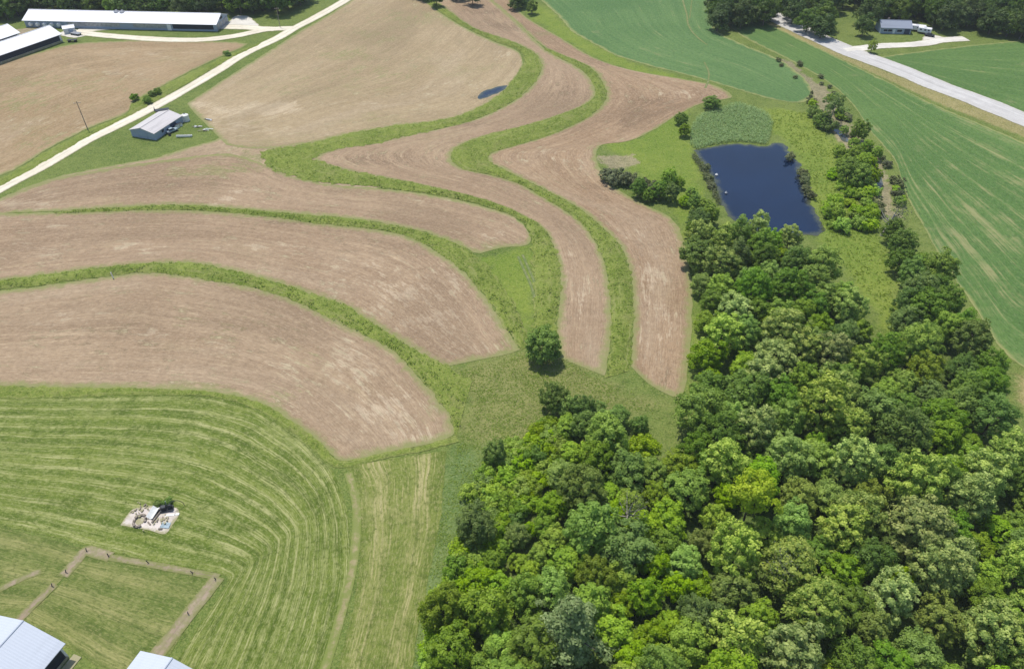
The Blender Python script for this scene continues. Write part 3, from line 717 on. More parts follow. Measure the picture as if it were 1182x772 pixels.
L_MEADOW = leaf_mat('leaf_meadow', (0.120, 0.200, 0.018), (0.240, 0.310, 0.045), vary=False)
M_BARK = plain('bark', (0.15, 0.125, 0.10), 0.9, 0.25, 0, 3)
M_BARKPALE = plain('bark_pale', (0.42, 0.38, 0.33), 0.85, 0.2, 0, 3)

def leaf_quads(C, N, size, g, aspect=0.62):
    """one bent-free rhombic leaf cluster per centre"""
    n = len(C)
    N = N / np.maximum(np.linalg.norm(N, axis=1), 1e-6)[:, None]
    a = g.normal(size=(n, 3)); T = np.cross(N, a); T /= np.maximum(np.linalg.norm(T, axis=1), 1e-6)[:, None]
    B = np.cross(N, T)
    s = (size * g.uniform(0.65, 1.35, n))[:, None]
    V = np.stack([C - T * s, C - B * s * aspect + N * s * 0.12, C + T * s, C + B * s * aspect + N * s * 0.12], 1).reshape(-1, 3)
    return V, np.arange(4 * n).reshape(n, 4)

def crown_mesh(name, seed, r, h, base, lobes, leaves, lobe_r, leaf, mat, shape='round', ragged=0.25, fill=0.35):
    g = np.random.default_rng(seed)
    i = np.arange(lobes)
    ct = 1 - 1.62 * (i + 0.5) / lobes                # from the top down to below the middle
    ph = i * 2.39996 + g.uniform(0, 6.28)
    ph = ph + g.normal(0, 0.25, lobes); ct = np.clip(ct + g.normal(0, 0.06, lobes), -0.75, 1)
    st = np.sqrt(1 - ct ** 2)
    mod = 1 + ragged * (np.sin(2 * ph + seed) * 0.5 + np.sin(3 * ph + 1.7 * seed + 2 * ct) * 0.5 + np.sin(5 * ph - seed + 4 * ct) * 0.35)
    rf = np.where(g.uniform(size=lobes) < fill, g.uniform(0.45, 0.8, lobes), g.uniform(0.84, 1.06, lobes)) * mod
    D = np.stack([st * np.cos(ph), st * np.sin(ph), ct], 1)
    cz = base + h * 0.45
    up = np.where(ct > 0, h * 0.55, h * 0.45)
    if shape == 'cone':
        zz = g.uniform(0, 1, lobes) ** 0.8
        rad = r * (1 - zz) ** 1.0 * np.where(g.uniform(size=lobes) < 0.3, 0.5, 1.0) + 0.25
        rad *= (1 + 0.22 * np.sin(zz * 30)) * (0.80 + 0.32 * np.cos(7 * ph + 3.0 * np.floor(zz * 5)))
        LC = np.stack([rad * np.cos(ph), rad * np.sin(ph), base + zz * h], 1)
        D = np.stack([np.cos(ph), np.sin(ph), np.full(lobes, 0.35)], 1)
    else:
        LC = np.stack([D[:, 0] * r * rf, D[:, 1] * r * rf, cz + D[:, 2] * up * rf], 1)
    lr = lobe_r * g.uniform(0.65, 1.35, lobes)
    nl = leaves
    d = g.normal(size=(lobes, nl, 3)); d[..., 2] = np.where(d[..., 2] < -0.35, -d[..., 2], d[..., 2])
    d /= np.linalg.norm(d, axis=2)[..., None]
    k = g.uniform(0.55, 1.05, (lobes, nl, 1))
    sc = np.array([1.0, 1.0, 0.75]) if shape != 'cone' else np.array([1.0, 1.0, 0.55])
    C = LC[:, None] + d * lr[:, None, None] * k * sc
    N = d * 1.0 + D[:, None] * 0.35 + np.array([0, 0, 0.25]) + g.normal(0, 0.45, d.shape)
    tint = np.clip(g.uniform(0, 1, lobes)[:, None] * 0.55 + g.uniform(0, 1, (lobes, nl)) * 0.45, 0, 1)
    tip = np.clip(d[..., 2] * 0.55 + g.uniform(-0.15, 0.55, (lobes, nl)) + g.uniform(-0.25, 0.25, lobes)[:, None], 0, 1)
    V, F = leaf_quads(C.reshape(-1, 3), N.reshape(-1, 3), leaf, g)
    return V, F, tint.ravel(), tip.ravel()

def tube_rings(path, radii, n=7):
    path = np.asarray(path, float); V = []; 
    for k, p in enumerate(path):
        t = path[min(k + 1, len(path) - 1)] - path[max(k - 1, 0)]; t /= np.linalg.norm(t)
        a = np.array([1.0, 0, 0]) if abs(t[0]) < 0.8 else np.array([0, 1.0, 0])
        b = np.cross(t, a); b /= np.linalg.norm(b); c = np.cross(t, b)
        an = np.linspace(0, 2 * np.pi, n, endpoint=False)
        V.append(p + radii[k] * (np.cos(an)[:, None] * b + np.sin(an)[:, None] * c))
    V = np.vstack(V); F = []
    for k in range(len(path) - 1):
        for j in range(n):
            F.append([k * n + j, k * n + (j + 1) % n, (k + 1) * n + (j + 1) % n, (k + 1) * n + j])
    return V, np.array(F)

def trunk_mesh(seed, top, r0, reach, limbs=5, lean=0.0):
    g = np.random.default_rng(seed + 500); Vs, Fs, off = [], [], 0
    def put(path, rad, n=7):
        nonlocal off
        V, F = tube_rings(path, rad, n); Vs.append(V); Fs.append(F + off); off += len(V)
    z = np.linspace(-0.3, top, 7)
    main = np.stack([lean * z * 0.6 + 0.12 * np.sin(z * 0.7 + seed), 0.12 * np.cos(z * 0.6 + seed), z], 1)
    put(main, r0 * np.array([1.35, 1.0, 0.88, 0.75, 0.6, 0.42, 0.15]), 9)
    for k in range(limbs):
        f = g.uniform(0.35, 0.75); p0 = np.array([np.interp(f * top, z, main[:, 0]), np.interp(f * top, z, main[:, 1]), f * top])
        a = k * 2.4 + g.uniform(-0.4, 0.4); L = reach * g.uniform(0.55, 0.95)
        e = p0 + np.array([math.cos(a) * L, math.sin(a) * L, L * g.uniform(0.45, 0.9)])
        mid = (p0 + e) / 2 + np.array([0, 0, -0.12 * L])
        put([p0, mid, e], r0 * np.array([0.45, 0.3, 0.08]), 5)
    return np.vstack(Vs), np.vstack(Fs)

SPARE = []
def tree_proto(name, seed, r, h, base, lobes, leaves, lobe_r, leaf, mat, bark=None, **kw):
    """a tree: Empty > trunk, crown.  r crown radius, h crown height, base height of the crown's underside"""
    root = empty(name, (0, -400, 0))
    V, F = trunk_mesh(seed, base + h * 0.8, 0.05 * r + 0.05, r * 0.8)
    mesh_np('trunk', V, F, bark or M_BARK, root, smooth_=True)
    V, F, ti, tp = crown_mesh(name, seed, r, h, base, lobes, leaves, lobe_r, leaf, mat, **kw)
    mesh_np('crown', V, F, mat, root, fattrs={'tint': ti, 'tip': tp})
    SPARE.append(root); root['r'] = r; root['top'] = base + h
    return root

KIND = {
 'mid': [tree_proto('broadleaf_tree', 100 + k, 4.4, 10.5, 1.2, 150, 60, 0.88, 0.27, L_MID, ragged=0.20) for k in range(4)],
 'dark': [tree_proto('broadleaf_tree', 200 + k, 4.7, 11.0, 1.0, 150, 62, 0.95, 0.27, L_DARK, ragged=0.24) for k in range(4)],
 'bright': [tree_proto('young_tree', 300 + k, 3.7, 7.2, 0.6, 120, 56, 0.78, 0.27, L_BRIGHT, ragged=0.28) for k in range(4)],
 'olive': [tree_proto('broadleaf_tree', 400 + k, 4.2, 10.0, 1.0, 150, 60, 0.75, 0.24, L_OLIVE, ragged=0.2) for k in range(3)],
 'pale': [tree_proto('pale_tree', 500 + k, 4.3, 11.0, 1.6, 140, 56, 0.80, 0.26, L_PALE, ragged=0.22, fill=0.3) for k in range(4)],
}
SHRUB = {
 'dark': [tree_proto('shrub', 600 + k, 1.9, 2.6, 0.2, 34, 46, 0.62, 0.22, L_DARK, ragged=0.3) for k in range(2)],
 'bright': [tree_proto('shrub', 620 + k, 1.8, 2.2, 0.1, 34, 46, 0.62, 0.22, L_BRIGHT, ragged=0.35) for k in range(2)],
 'dusty': [tree_proto('shrub', 640 + k, 1.9, 2.3, 0.2, 40, 46, 0.5, 0.20, L_DUSTY, ragged=0.3) for k in range(2)],
}
FAR = {
 'mid': [tree_proto('woodland_tree', 700 + k, 5.4, 12.0, 0.8, 62, 46, 1.6, 0.50, L_FARMID, ragged=0.24) for k in range(3)],
 'dark': [tree_proto('woodland_tree', 720 + k, 5.6, 12.5, 0.8, 62, 46, 1.7, 0.50, L_FARDARK, ragged=0.26) for k in range(3)],
}
LIME = tree_proto('young_tree', 800, 3.7, 6.5, 5.5, 70, 70, 0.95, 0.29, L_LIME, ragged=0.3)
GREYC = tree_proto('conifer_tree', 810, 7.0, 17.0, 2.0, 190, 62, 1.15, 0.27, L_GREY, shape='cone')
SPARSE = tree_proto('broadleaf_tree', 820, 4.6, 10.0, 4.0, 46, 62, 1.1, 0.30, L_DARK, M_BARKPALE, ragged=0.5, fill=0.5)

CAT = {'broadleaf_tree': 'tree', 'young_tree': 'tree', 'pale_tree': 'tree', 'shrub': 'shrub', 'woodland_tree': 'tree', 'conifer_tree': 'conifer'}
PLACED = []
def plant(proto, u, v, sc, label, group=None, zf=0.6, rz=None, pos=None):
    """stand a copy so that its crown's middle is sighted at (u, v)"""
    top = proto['top'] * (sc if not isinstance(sc, tuple) else sc[2])
    p = P(u, v, top * zf) if pos is None else pos
    s1 = sc if isinstance(sc, tuple) else (sc * rng.uniform(0.93, 1.07), sc * rng.uniform(0.93, 1.07), sc * rng.uniform(0.84, 1.2))
    o = dup(proto, (p[0], p[1], 0.0), rng.uniform(0, 6.28) if rz is None else rz, s1, label, group)
    o['category'] = CAT[proto.name.split('.')[0]]
    PLACED.append((p[0], p[1], proto['r'] * (sc if not isinstance(sc, tuple) else sc[0])))
    return o

# ---- trees one can point at
plant(tree_proto('broadleaf_tree', 830, 4.4, 8.2, 0.2, 170, 60, 0.85, 0.27, L_DARK, ragged=0.12), 627, 400, 0.95, 'lone dark green round tree standing between the tips of two bare field strips', zf=0.5)
plant(GREYC, 660, 722, 1.0, 'big grey green feathery conifer in the near edge of the wood', zf=0.5)
plant(LIME, 872, 563, (0.95, 0.95, 1.3), 'small lime yellow tree, the palest green crown in the wood', zf=0.8)
plant(KIND['dark'][1], 549, 604, 0.72, 'dark green bushy tree on the wood edge beside the mown lane')
plant(KIND['dark'][2], 571, 522, 0.48, 'small dark round tree alone in the meadow above the bright thicket')
plant(KIND['dark'][3], 640, 458, 0.60, 'dark tree at the top corner of the wood nearest the lone round tree')
for k, (u, v, q) in enumerate([(657,471,.5),(672,476,.55),(690,478,.5),(702,488,.6),(716,480,.45),(738,492,.4),(655,490,.5),(676,494,.55)]):
    plant(KIND['dark' if k % 3 else 'mid'][k % 4], u, v, q, 'small dark tree in the row along the top end of the wood' if k % 3 else 'small mid green tree in the row along the top end of the wood', 'dark small trees along the top end' if k % 3 else 'mid green small trees along the top end', zf=0.5)
plant(KIND['olive'][0], 512, 700, 0.85, 'dull olive tree at the wood corner beside the mown lane, near the bottom edge')
plant(KIND['olive'][1], 615, 742, 1.0, 'brownish olive tree standing just left of the grey green conifer')
plant(SPARSE, 963, 123, 0.95, 'tall loose crowned tree leaning over the creek beside the crop field', zf=0.55)
plant(KIND['dark'][2], 993, 152, 0.62, 'narrow dark tree on the creek bank below the tall loose crowned tree', zf=0.5)
plant(KIND['bright'][0], 1001, 190, 0.85, 'bright green spreading tree on the creek bank level with the pond', zf=0.5)
plant(KIND['mid'][0], 979, 200, 0.72, 'mid green bushy tree between the pond meadow and the creek', zf=0.5)
plant(KIND['dark'][0], 822, 119, (0.72, 0.6, 0.40), 'dark bushy tree at the head of the reed bed', zf=0.5)
plant(KIND['dark'][1], 787, 138, (0.50, 0.5, 0.36), 'small dark bush tree left of the reed bed by the bare field', zf=0.5)
plant(KIND['pale'][1], 875, 266, 0.75, 'pale leafed tree overhanging the near bank of the pond, left one')
plant(KIND['pale'][2], 912, 272, 0.70, 'pale leafed tree overhanging the near bank of the pond, right one')
plant(FAR['dark'][0], 998, 30, 0.72, 'dark tree beside the distant blue roofed house, nearer the driveway', zf=0.5)
plant(FAR['dark'][1], 1005, 15, 0.95, 'tall dark tree at the left end of the blue roofed house', zf=0.5)
plant(KIND['olive'][2], 1007, 54, 0.42, 'small rounded ornamental tree where the driveway leaves the paved road', zf=0.6)
plant(FAR['mid'][0], 614, 9, 0.50, 'mid green bushy tree at the top corner between the bare field and crop field', zf=0.5)
plant(FAR['dark'][0], 600, 0, 0.60, 'dark tree behind the bushy tree at the top corner of the bare field', zf=0.5)

for k, (u, v, q) in enumerate([(951,135,.42),(968,131,.4),(975,150,.36),(986,164,.5),(1000,172,.45),(985,178,.7),(995,190,.6),(983,214,.45),(992,205,.75),(1008,205,.55),(972,190,.5),(1002,222,.6),(1012,178,.4)]):
    plant(KIND['bright' if k % 2 else 'mid'][k % 4], u, v, q, ('bright green' if k % 2 else 'mid green') + ' spreading tree in the clump on the creek bank level with the pond', ('bright' if k % 2 else 'mid green') + ' trees of the creek bank clump', zf=0.5)
for k, (u, v, q) in enumerate([(1030,268,.55),(1043,282,.7),(1040,300,.65),(1052,318,.7),(1060,338,.8),(1050,352,.7),(1066,358,.85),(1045,372,.7),(1080,335,.6),(1094,352,.7),(1062,300,.5)]):
    plant(KIND['dark'][k % 4], u, v, q, 'dark green tree in the row along the creek beside the bright grass strip', 'dark trees along the creek beside the grass strip', zf=0.55)
# ---- the wood, tree by tree
pale_spots = [(833,300),(850,357),(836,381),(905,385),(925,402),(880,432),(895,412),(961,405),(968,445),(948,470),(981,489),(872,500),(985,536),(992,593),(975,610),(1117,580),(1140,545),(1165,520),(1063,610),(1080,660),(1100,640),(850,637),(914,651),(850,735),(917,749),(1147,728),(1170,745),(836,530),(1060,560),(1030,690),(940,705)]
for k, (u, v) in enumerate(pale_spots):
    z = 'south of the pond' if v < 480 else 'in the middle of the wood' if v < 600 else 'at the near edge of the wood'
    plant(KIND['pale'][k % 4], u, v, rng.uniform(0.85, 1.12), 'pale crowned tree with creamy clumps ' + z, 'pale crowned trees ' + z)
wood = PX(W_PX, 8.0)[:, :2]
tries = 0; cand = []
TIGHT = 0.78
while tries < 14000:
    tries += 1
    u = rng.uniform(480, 1250); v = rng.uniform(250, 845)
    p = P(u, v, 8.0)
    if sdf(np.array([p[0]]), np.array([p[1]]), wood)[0] < 1.0: continue
    if u < 645 and v < 640: w = dict(bright=0.85, mid=0.15)
    elif v > 500 and u < 790: w = dict(bright=0.50, mid=0.27, dark=0.11, olive=0.12)
    elif u > 1010 and v < 500: w = dict(dark=0.60, mid=0.25, olive=0.10, bright=0.05)
    elif u < 1010 and v < 560: w = dict(mid=0.50, pale=0.08, dark=0.22, bright=0.12)
    else: w = dict(mid=0.38, dark=0.26, bright=0.14, olive=0.14, pale=0.04)
    kd = rng.choice(list(w), p=np.array(list(w.values())) / sum(w.values()))
    pr = KIND[kd][rng.integers(len(KIND[kd]))]
    sc = rng.uniform(0.62, 1.0)
    if u < 640 and v < 640: sc *= 0.55; 
    rr = pr['r'] * sc
    if any((p[0] - a) ** 2 + (p[1] - b) ** 2 < (TIGHT * (rr + c)) ** 2 for a, b, c in PLACED): continue
    if u < 640 and v < 640: z = 'in the low thicket beside the meadow'
    elif v < 350: z = 'between the pond and the bare field' if u < 960 else 'in the creek row beside the crop field'
    elif u > 1010 and v < 470: z = 'in the creek row beside the crop field'
    elif v < 480: z = 'in the far half of the wood'
    elif u < 760: z = 'on the meadow side of the wood'
    elif u > 1040: z = 'on the crop field side of the wood'
    else: z = 'in the heart of the wood'
    if v > 640: z += ' near the bottom'
    kn = dict(mid='mid green broadleaf tree', dark='dark green broadleaf tree', bright='bright yellow green young tree', olive='dull olive green tree', pale='pale crowned creamy tipped tree')[kd]
    plant(pr, u, v, sc, kn + ' ' + z, kn.replace('tree', 'trees') + ' ' + z, pos=p)
import sys; sys.stderr.write('WOOD %d\n' % len(PLACED))

# ---- shrubs
def shrub(kd, u, v, sc, label, group=None, k=0): return plant(SHRUB[kd][k % 2], u, v, sc, label, group, zf=0.5)
for k, (u, v) in enumerate([(703,203),(712,207),(722,206),(733,211),(742,215),(752,220)]):
    shrub('dusty', u, v, rng.uniform(1.25, 1.6), 'grey green shrub of the thicket jutting into the bare field by the pond', 'grey green shrubs beside the bare field', k)
for k, (u, v, kd) in enumerate([(762,219,'dark'),(772,207,'mid'),(775,222,'dark'),(748,224,'dark'),(737,219,'dark'),(784,212,'bright'),(790,232,'bright'),(802,236,'mid'),(798,222,'bright'),(812,240,'bright'),(820,250,'mid'),(806,258,'dark'),(790,150,'mid'),(800,268,'dark'),(818,270,'mid')]):
    plant(KIND[kd][k % 4], u, v, rng.uniform(0.40, 0.62), {'dark': 'dark', 'mid': 'mid green', 'bright': 'bright green'}[kd] + ' bushy tree on the bank between pond and bare field', {'dark': 'dark', 'mid': 'mid green', 'bright': 'bright green'}[kd] + ' bushy trees between pond and bare field', zf=0.5)
for k, (u, v) in enumerate([(155,113),(176,109),(182,106),(170,116),(262,62)]):
    shrub('dark', u, v, rng.uniform(0.7, 0.95), 'small dark bush in the ditch beside the pale gravel road', 'dark bushes beside the gravel road', k)
for k, (u, v) in enumerate([(950,142),(957,146),(945,138),(939,130)]):
    shrub('dark', u, v, rng.uniform(1.0, 1.4), 'low dark shrub at the foot of the tall tree by the creek', 'dark shrubs by the creek', k)
cg = np.random.default_rng(77); ck = smooth(PX([(905,70),(930,88),(945,105),(955,126),(965,145),(982,166),(1002,186),(1016,204),(1022,232),(1030,258)]), 60)
for k in range(46):
    i = cg.integers(0, 60); off = cg.choice([-1, 1]) * cg.uniform(2.5, 6.0); p_ = ck[i] + np.array([off, cg.normal(0, 1.5)])
    kd = ('dusty', 'bright', 'dark')[cg.choice(3, p=[0.45, 0.3, 0.25])]
    if i < 18 and kd == 'dark': kd = 'dusty'
    o_ = plant(SHRUB[kd][k % 2], 0, 0, cg.uniform(0.45, 0.95) * (0.7 if i < 18 else 1.0), {'dusty': 'dusty grey green', 'bright': 'bright green', 'dark': 'dark green'}[kd] + ' low shrub lining the winding creek', {'dusty': 'dusty', 'bright': 'bright', 'dark': 'dark'}[kd] + ' shrubs lining the creek', pos=(p_[0], p_[1], 0))
for k in range(34):
    u = rng.uniform(955, 1012); v = rng.uniform(165, 265)
    if u - 955 > (v - 100) * 0.55 or u < 925 + (v - 165) * 0.3: continue
    shrub('bright', u, v, rng.uniform(0.8, 1.5), 'bright green shrub in the meadow between pond and creek', 'bright shrubs between pond and creek', k)
for k, (u, v) in enumerate([(815,194),(818,205),(822,214),(929,208),(931,216),(935,225),(926,200),(912,181)]):
    shrub('dusty', u, v, rng.uniform(0.75, 1.0), 'pale grey green bush on the pond bank, ' + ('field side' if u < 880 else 'meadow side'), 'pale bushes on the ' + ('field side' if u < 880 else 'meadow side') + ' of the pond', k)
THICK = np.array([(528,640),(538,600),(548,562),(562,538),(584,514),(612,502),(634,478),(652,500),(650,535),(622,565),(596,600),(570,640),(545,690),(520,740),(505,772),(486,772),(496,735),(510,690)], float)
hits = []
for k in range(2600):
    u = rng.uniform(484, 655); v = rng.uniform(474, 775)
    if sdf(np.array([u]), np.array([v]), THICK)[0] < 0 or len(hits) > 150 or any((u - a) ** 2 + (v - b) ** 2 < 49 for a, b in hits): continue
    hits.append((u, v))
    shrub('bright' if rng.uniform() < 0.85 else 'dark', u, v, rng.uniform(0.6, 1.2), 'low leafy bush in the thicket between meadow and wood', 'low bushes of the thicket beside the meadow', k)

# ---- dead tree on the creek bank
dt = empty('dead_tree', P(1018, 272)); tag(dt, 'bare dead tree with pale leaning trunk on the creek bank', 'dead tree')
V, F = trunk_mesh(31, 9.0, 0.42, 5.0, 9, 0.30)
mesh_np('trunk', V, F, M_BARKPALE, dt, smooth_=True)
g = np.random.default_rng(5); C = np.stack([g.normal(2.6, 1.5, 260), g.normal(0, 1.5, 260), g.normal(8.5, 1.6, 260)], 1)
V, F = leaf_quads(C, g.normal(size=C.shape), 0.24, g)
mesh_np('crown', V, F, L_DUSTY, dt, fattrs={'tint': g.uniform(0, 1, 260), 'tip': g.uniform(0, 1, 260)})

for u, v, tx in ((722, 588, 'bare grey snag standing in the wood among bright young trees'), (905, 655, 'bare grey snag in the middle of the wood beside a pale crowned tree'), (1046, 250, 'small bare snag on the creek bank at the corner of the crop field')):
    o_ = dup(dt, tuple(P(u, v, 7.0)[:2]) + (0.0,), rng.uniform(0, 6), (0.8, 0.8, 1.15) if u != 1046 else 0.4, tx)
# ---- far woodland
def far_row(poly, n_max, label, group, tight=0.72, dark=0.6, smin=0.7, smax=1.05):
    q = PX(poly, 6.0)[:, :2]; lo, hi = q.min(0), q.max(0); cnt = 0
    for _ in range(n_max * 60):
        if cnt >= n_max: break
        x, y = rng.uniform(lo, hi)
        if sdf(np.array([x]), np.array([y]), q)[0] < 0: continue
        kd = 'dark' if rng.uniform() < dark else 'mid'
        pr = FAR[kd][rng.integers(3)]; sc = rng.uniform(smin, smax); rr = pr['r'] * sc
        if any((x - a) ** 2 + (y - b) ** 2 < (tight * (rr + c)) ** 2 for a, b, c in PLACED): continue
        plant(pr, 0, 0, sc, ('dark green' if kd == 'dark' else 'mid green') + ' ' + label, ('dark green' if kd == 'dark' else 'mid green') + ' ' + group, pos=(x, y, 0)); cnt += 1
    return cnt
far_row([(-60,10),(18,10),(28,3),(60,3),(200,5),(240,4),(290,3),(335,2),(350,-8),(352,-20),(-50,-22),(-60,0)], 140, 'tree of the woodland behind the long white barn', 'trees behind the long white barn', tight=0.52, dark=0.45)
far_row([(480,-4),(508,-4),(512,-24),(470,-24)], 9, 'tree at the top end of the bare field', 'trees at the top end of the bare field', smin=0.5, smax=0.8)
far_row([(534,-4),(546,-4),(560,-24),(520,-24)], 6, 'tree at the top end of the second terrace', 'trees at the top end of the second terrace', smin=0.5, smax=0.8)
far_row([(592,-2),(606,0),(612,-22),(588,-22)], 6, 'tree on the top boundary between bare field and crop', 'trees on the top boundary of the crop', smin=0.5, smax=0.7)
far_row([(830,22),(848,20),(868,18),(886,16),(893,8),(882,-14),(826,-14),(824,5)], 30, 'tree of the grove left of the paved road', 'trees of the grove left of the paved road')
far_row([(908,14),(930,24),(948,34),(957,28),(962,14),(966,2),(985,-5),(985,-28),(880,-28)], 32, 'tree of the grove between paved road and lawn', 'trees of the grove right of the paved road')
far_row([(1000,2),(1020,10),(1050,14),(1062,10),(1085,18),(1092,22),(1108,22),(1122,16),(1145,26),(1190,34),(1215,36),(1215,-20),(985,-20)], 125, 'tree of the woodland behind the blue roofed house', 'trees behind the blue roofed house', tight=0.58)
print('ALL TREES', len(PLACED))
for s in SPARE:
    for c in list(s.children): bpy.data.objects.remove(c)
    bpy.data.objects.remove(s)

# ---- reeds and rough grass
def tufts(name, pts, hmin, hmax, size, mat, label=None, per=2, up=1.3, seed=1):
    """clumps of blades seen from above: small tilted leaf-shaped faces"""
    g = np.random.default_rng(seed); pts = np.repeat(np.asarray(pts), per, 0); n = len(pts)
    h = g.uniform(hmin, hmax, n)
    C = pts + np.stack([g.normal(0, size * 0.9, n), g.normal(0, size * 0.9, n), h], 1)
    N = g.normal(0, 0.55, (n, 3)) + np.array([0, 0, up])
    V, F = leaf_quads(C, N, size, g, 0.5)
    o = mesh_np(name, V, F, mat, fattrs={'tint': g.uniform(0, 1, n), 'tip': g.uniform(0, 1, n)})
    o['kind'] = 'stuff'
    if label: tag(o, label, 'reeds' if 'reed' in name else 'grass')
    return o
def scatter(poly, n, z=0.0, seed=3):
    g = np.random.default_rng(seed); q = PX(poly)[:, :2]; lo, hi = q.min(0), q.max(0)
    p = g.uniform(lo, hi, (n * 6, 2)); p = p[sdf(p[:, 0], p[:, 1], q) > g.uniform(0, 1.2, len(p))][:n]
    return np.concatenate([p, np.full((len(p), 1), z)], 1)
REEDS = [(794,150),(806,133),(822,128),(850,119),(872,125),(887,132),(893,142),(890,158),(886,168),(866,166),(846,165),(826,168),(803,174),(796,168)]
tufts('reed_bed', scatter(REEDS, 9000), 0.1, 1.2, 0.21, L_REED, 'bed of grey green reeds at the head of the pond', 3, 1.3)
tufts('reed_bed', scatter([(800,176),(808,184),(818,198),(826,214),(834,236),(826,238),(816,214),(806,196),(797,182)], 600), 0.2, 1.2, 0.26, L_DUSTY, 'ragged pale reeds along the field side bank of the pond', 3, 0.7, 2)
pts = []
g = np.random.default_rng(8)
for S in STRIPS[:5]:
    nu, nv, _ = S.shape; n = 1500
    a = g.integers(0, nu - 1, n); b = g.uniform(0, nv - 1.001, n); bi = b.astype(int); f = (b - bi)[:, None]
    p = S[a, bi] * (1 - f) + S[a, bi + 1] * f
    w = np.linalg.norm(S[a, -1] - S[a, 0], axis=1); t = 1 - np.abs(b / (nv - 1) * 2 - 1)
    z = 0.10 + np.minimum(0.8, w * 0.16) * t ** 0.8
    keep = wob(p[:, 0], p[:, 1], 3.0, 1.0) + g.normal(0, 0.35, n) > -0.1
    pts.append(np.concatenate([p, z[:, None]], 1)[keep])
tufts('rough_grass', np.vstack(pts), 0.03, 0.28, 0.20, L_GRASS, 'tufts of rough grass growing along the field terraces', 3, 1.2, 4)
rank = [(518,430),(600,408),(640,405),(700,440),(770,470),(760,478),(650,470),(625,500),(600,545),(560,560),(530,600),(515,650),(490,740),(480,800),(455,820),(478,740),(498,640),(510,560),(530,500),(545,460)]
q = scatter(rank, 9000, 0, 5); q = q[wob(q[:, 0], q[:, 1], 4.0, 3.0) + g.normal(0, 0.8, len(q)) > 0.0]
tufts('rough_grass', q, 0.01, 0.12, 0.17, L_GRASS, 'rough meadow grass between the bare fields and the wood', 2, 2.5, 5)
mead = [(885,125),(935,130),(960,160),(990,185),(1005,215),(1012,260),(1032,310),(1042,360),(1030,395),(1005,345),(950,285),(950,262),(928,190),(905,160),(890,150)]
q = scatter(mead, 3500, 0, 6); q = q[wob(q[:, 0], q[:, 1], 5.0, 3.0) + g.normal(0, 0.8, len(q)) > 0.0]
tufts('rough_grass', q, 0.02, 0.2, 0.24, L_MEADOW, 'bright meadow grass between the pond and the creek', 3, 1.3, 6)
# ------------------------------------------------------------------ buildings
M_WHITE = plain('white_metal', (0.80, 0.80, 0.80), 0.4, 0.05, 0, 0.4)
def ribbed(name, c, pitch=0.9, dirt=0.12):
    m = Mat(name); p = m.obj()
    wv = m.n.new('ShaderNodeTexWave'); wv.bands_direction = 'X'; m.link(p, wv.inputs['Vector']); wv.inputs['Scale'].default_value = 0.314 / pitch * 2
    n = m.noise(m.scale(p, (0.15, 1.2, 1)), 0.4, 4, 0.7)
    c1 = m.mix(m.mul(m.ramp(n, 0.45, 0.75), dirt * 3), c, tuple(x * 0.72 for x in c))
    c1 = m.mix(m.mul(m.ramp(wv.outputs['Fac'], 0.75, 1.0), 0.12), c1, tuple(x * 0.7 for x in c))
    m.bump(wv.outputs['Fac'], 0.3, 0.04)
    return m.out(c1, 0.42)
M_ROOFW = ribbed('white_ribbed_roof', (0.80, 0.80, 0.81))
M_ROOFG = ribbed('galvanised_roof', (0.50, 0.54, 0.60), 0.9, 0.10)
M_ROOFO = ribbed('weathered_roof', (0.56, 0.53, 0.52), 2.6, 0.32)
M_WALLB = ribbed('blue_grey_siding', (0.30, 0.37, 0.47), 0.6)
M_WALLW = ribbed('white_siding', (0.68, 0.70, 0.72), 0.6)
M_SIDESHADE = plain('shaded_side', (0.020, 0.028, 0.045), 0.6)  # near-black colour stands for shade in open barn sides and on shaded walls
M_CURTAINB = plain('blue_curtain', (0.075, 0.115, 0.155), 0.6)
M_NAVY = plain('navy_door', (0.05, 0.07, 0.12), 0.5)
M_GREY = plain('grey_metal', (0.34, 0.36, 0.39), 0.4, 0.15, 0.3)
M_DARK = plain('dark_metal', (0.045, 0.05, 0.055), 0.5)
M_WOOD = plain('grey_timber', (0.26, 0.22, 0.18), 0.9, 0.2, 0, 4)
M_ROOFH = ribbed('blue_grey_shingle', (0.27, 0.30, 0.36), 0.8, 0.2)
M_GLASS = plain('window_glass', (0.03, 0.04, 0.06), 0.08)
M_RUBBER = plain('rubber', (0.02, 0.02, 0.02), 0.8)
M_TARP = plain('blue_tarp', (0.30, 0.38, 0.42), 0.6)
M_PLASTIC = plain('white_plastic', (0.74, 0.74, 0.70), 0.45, 0.06)

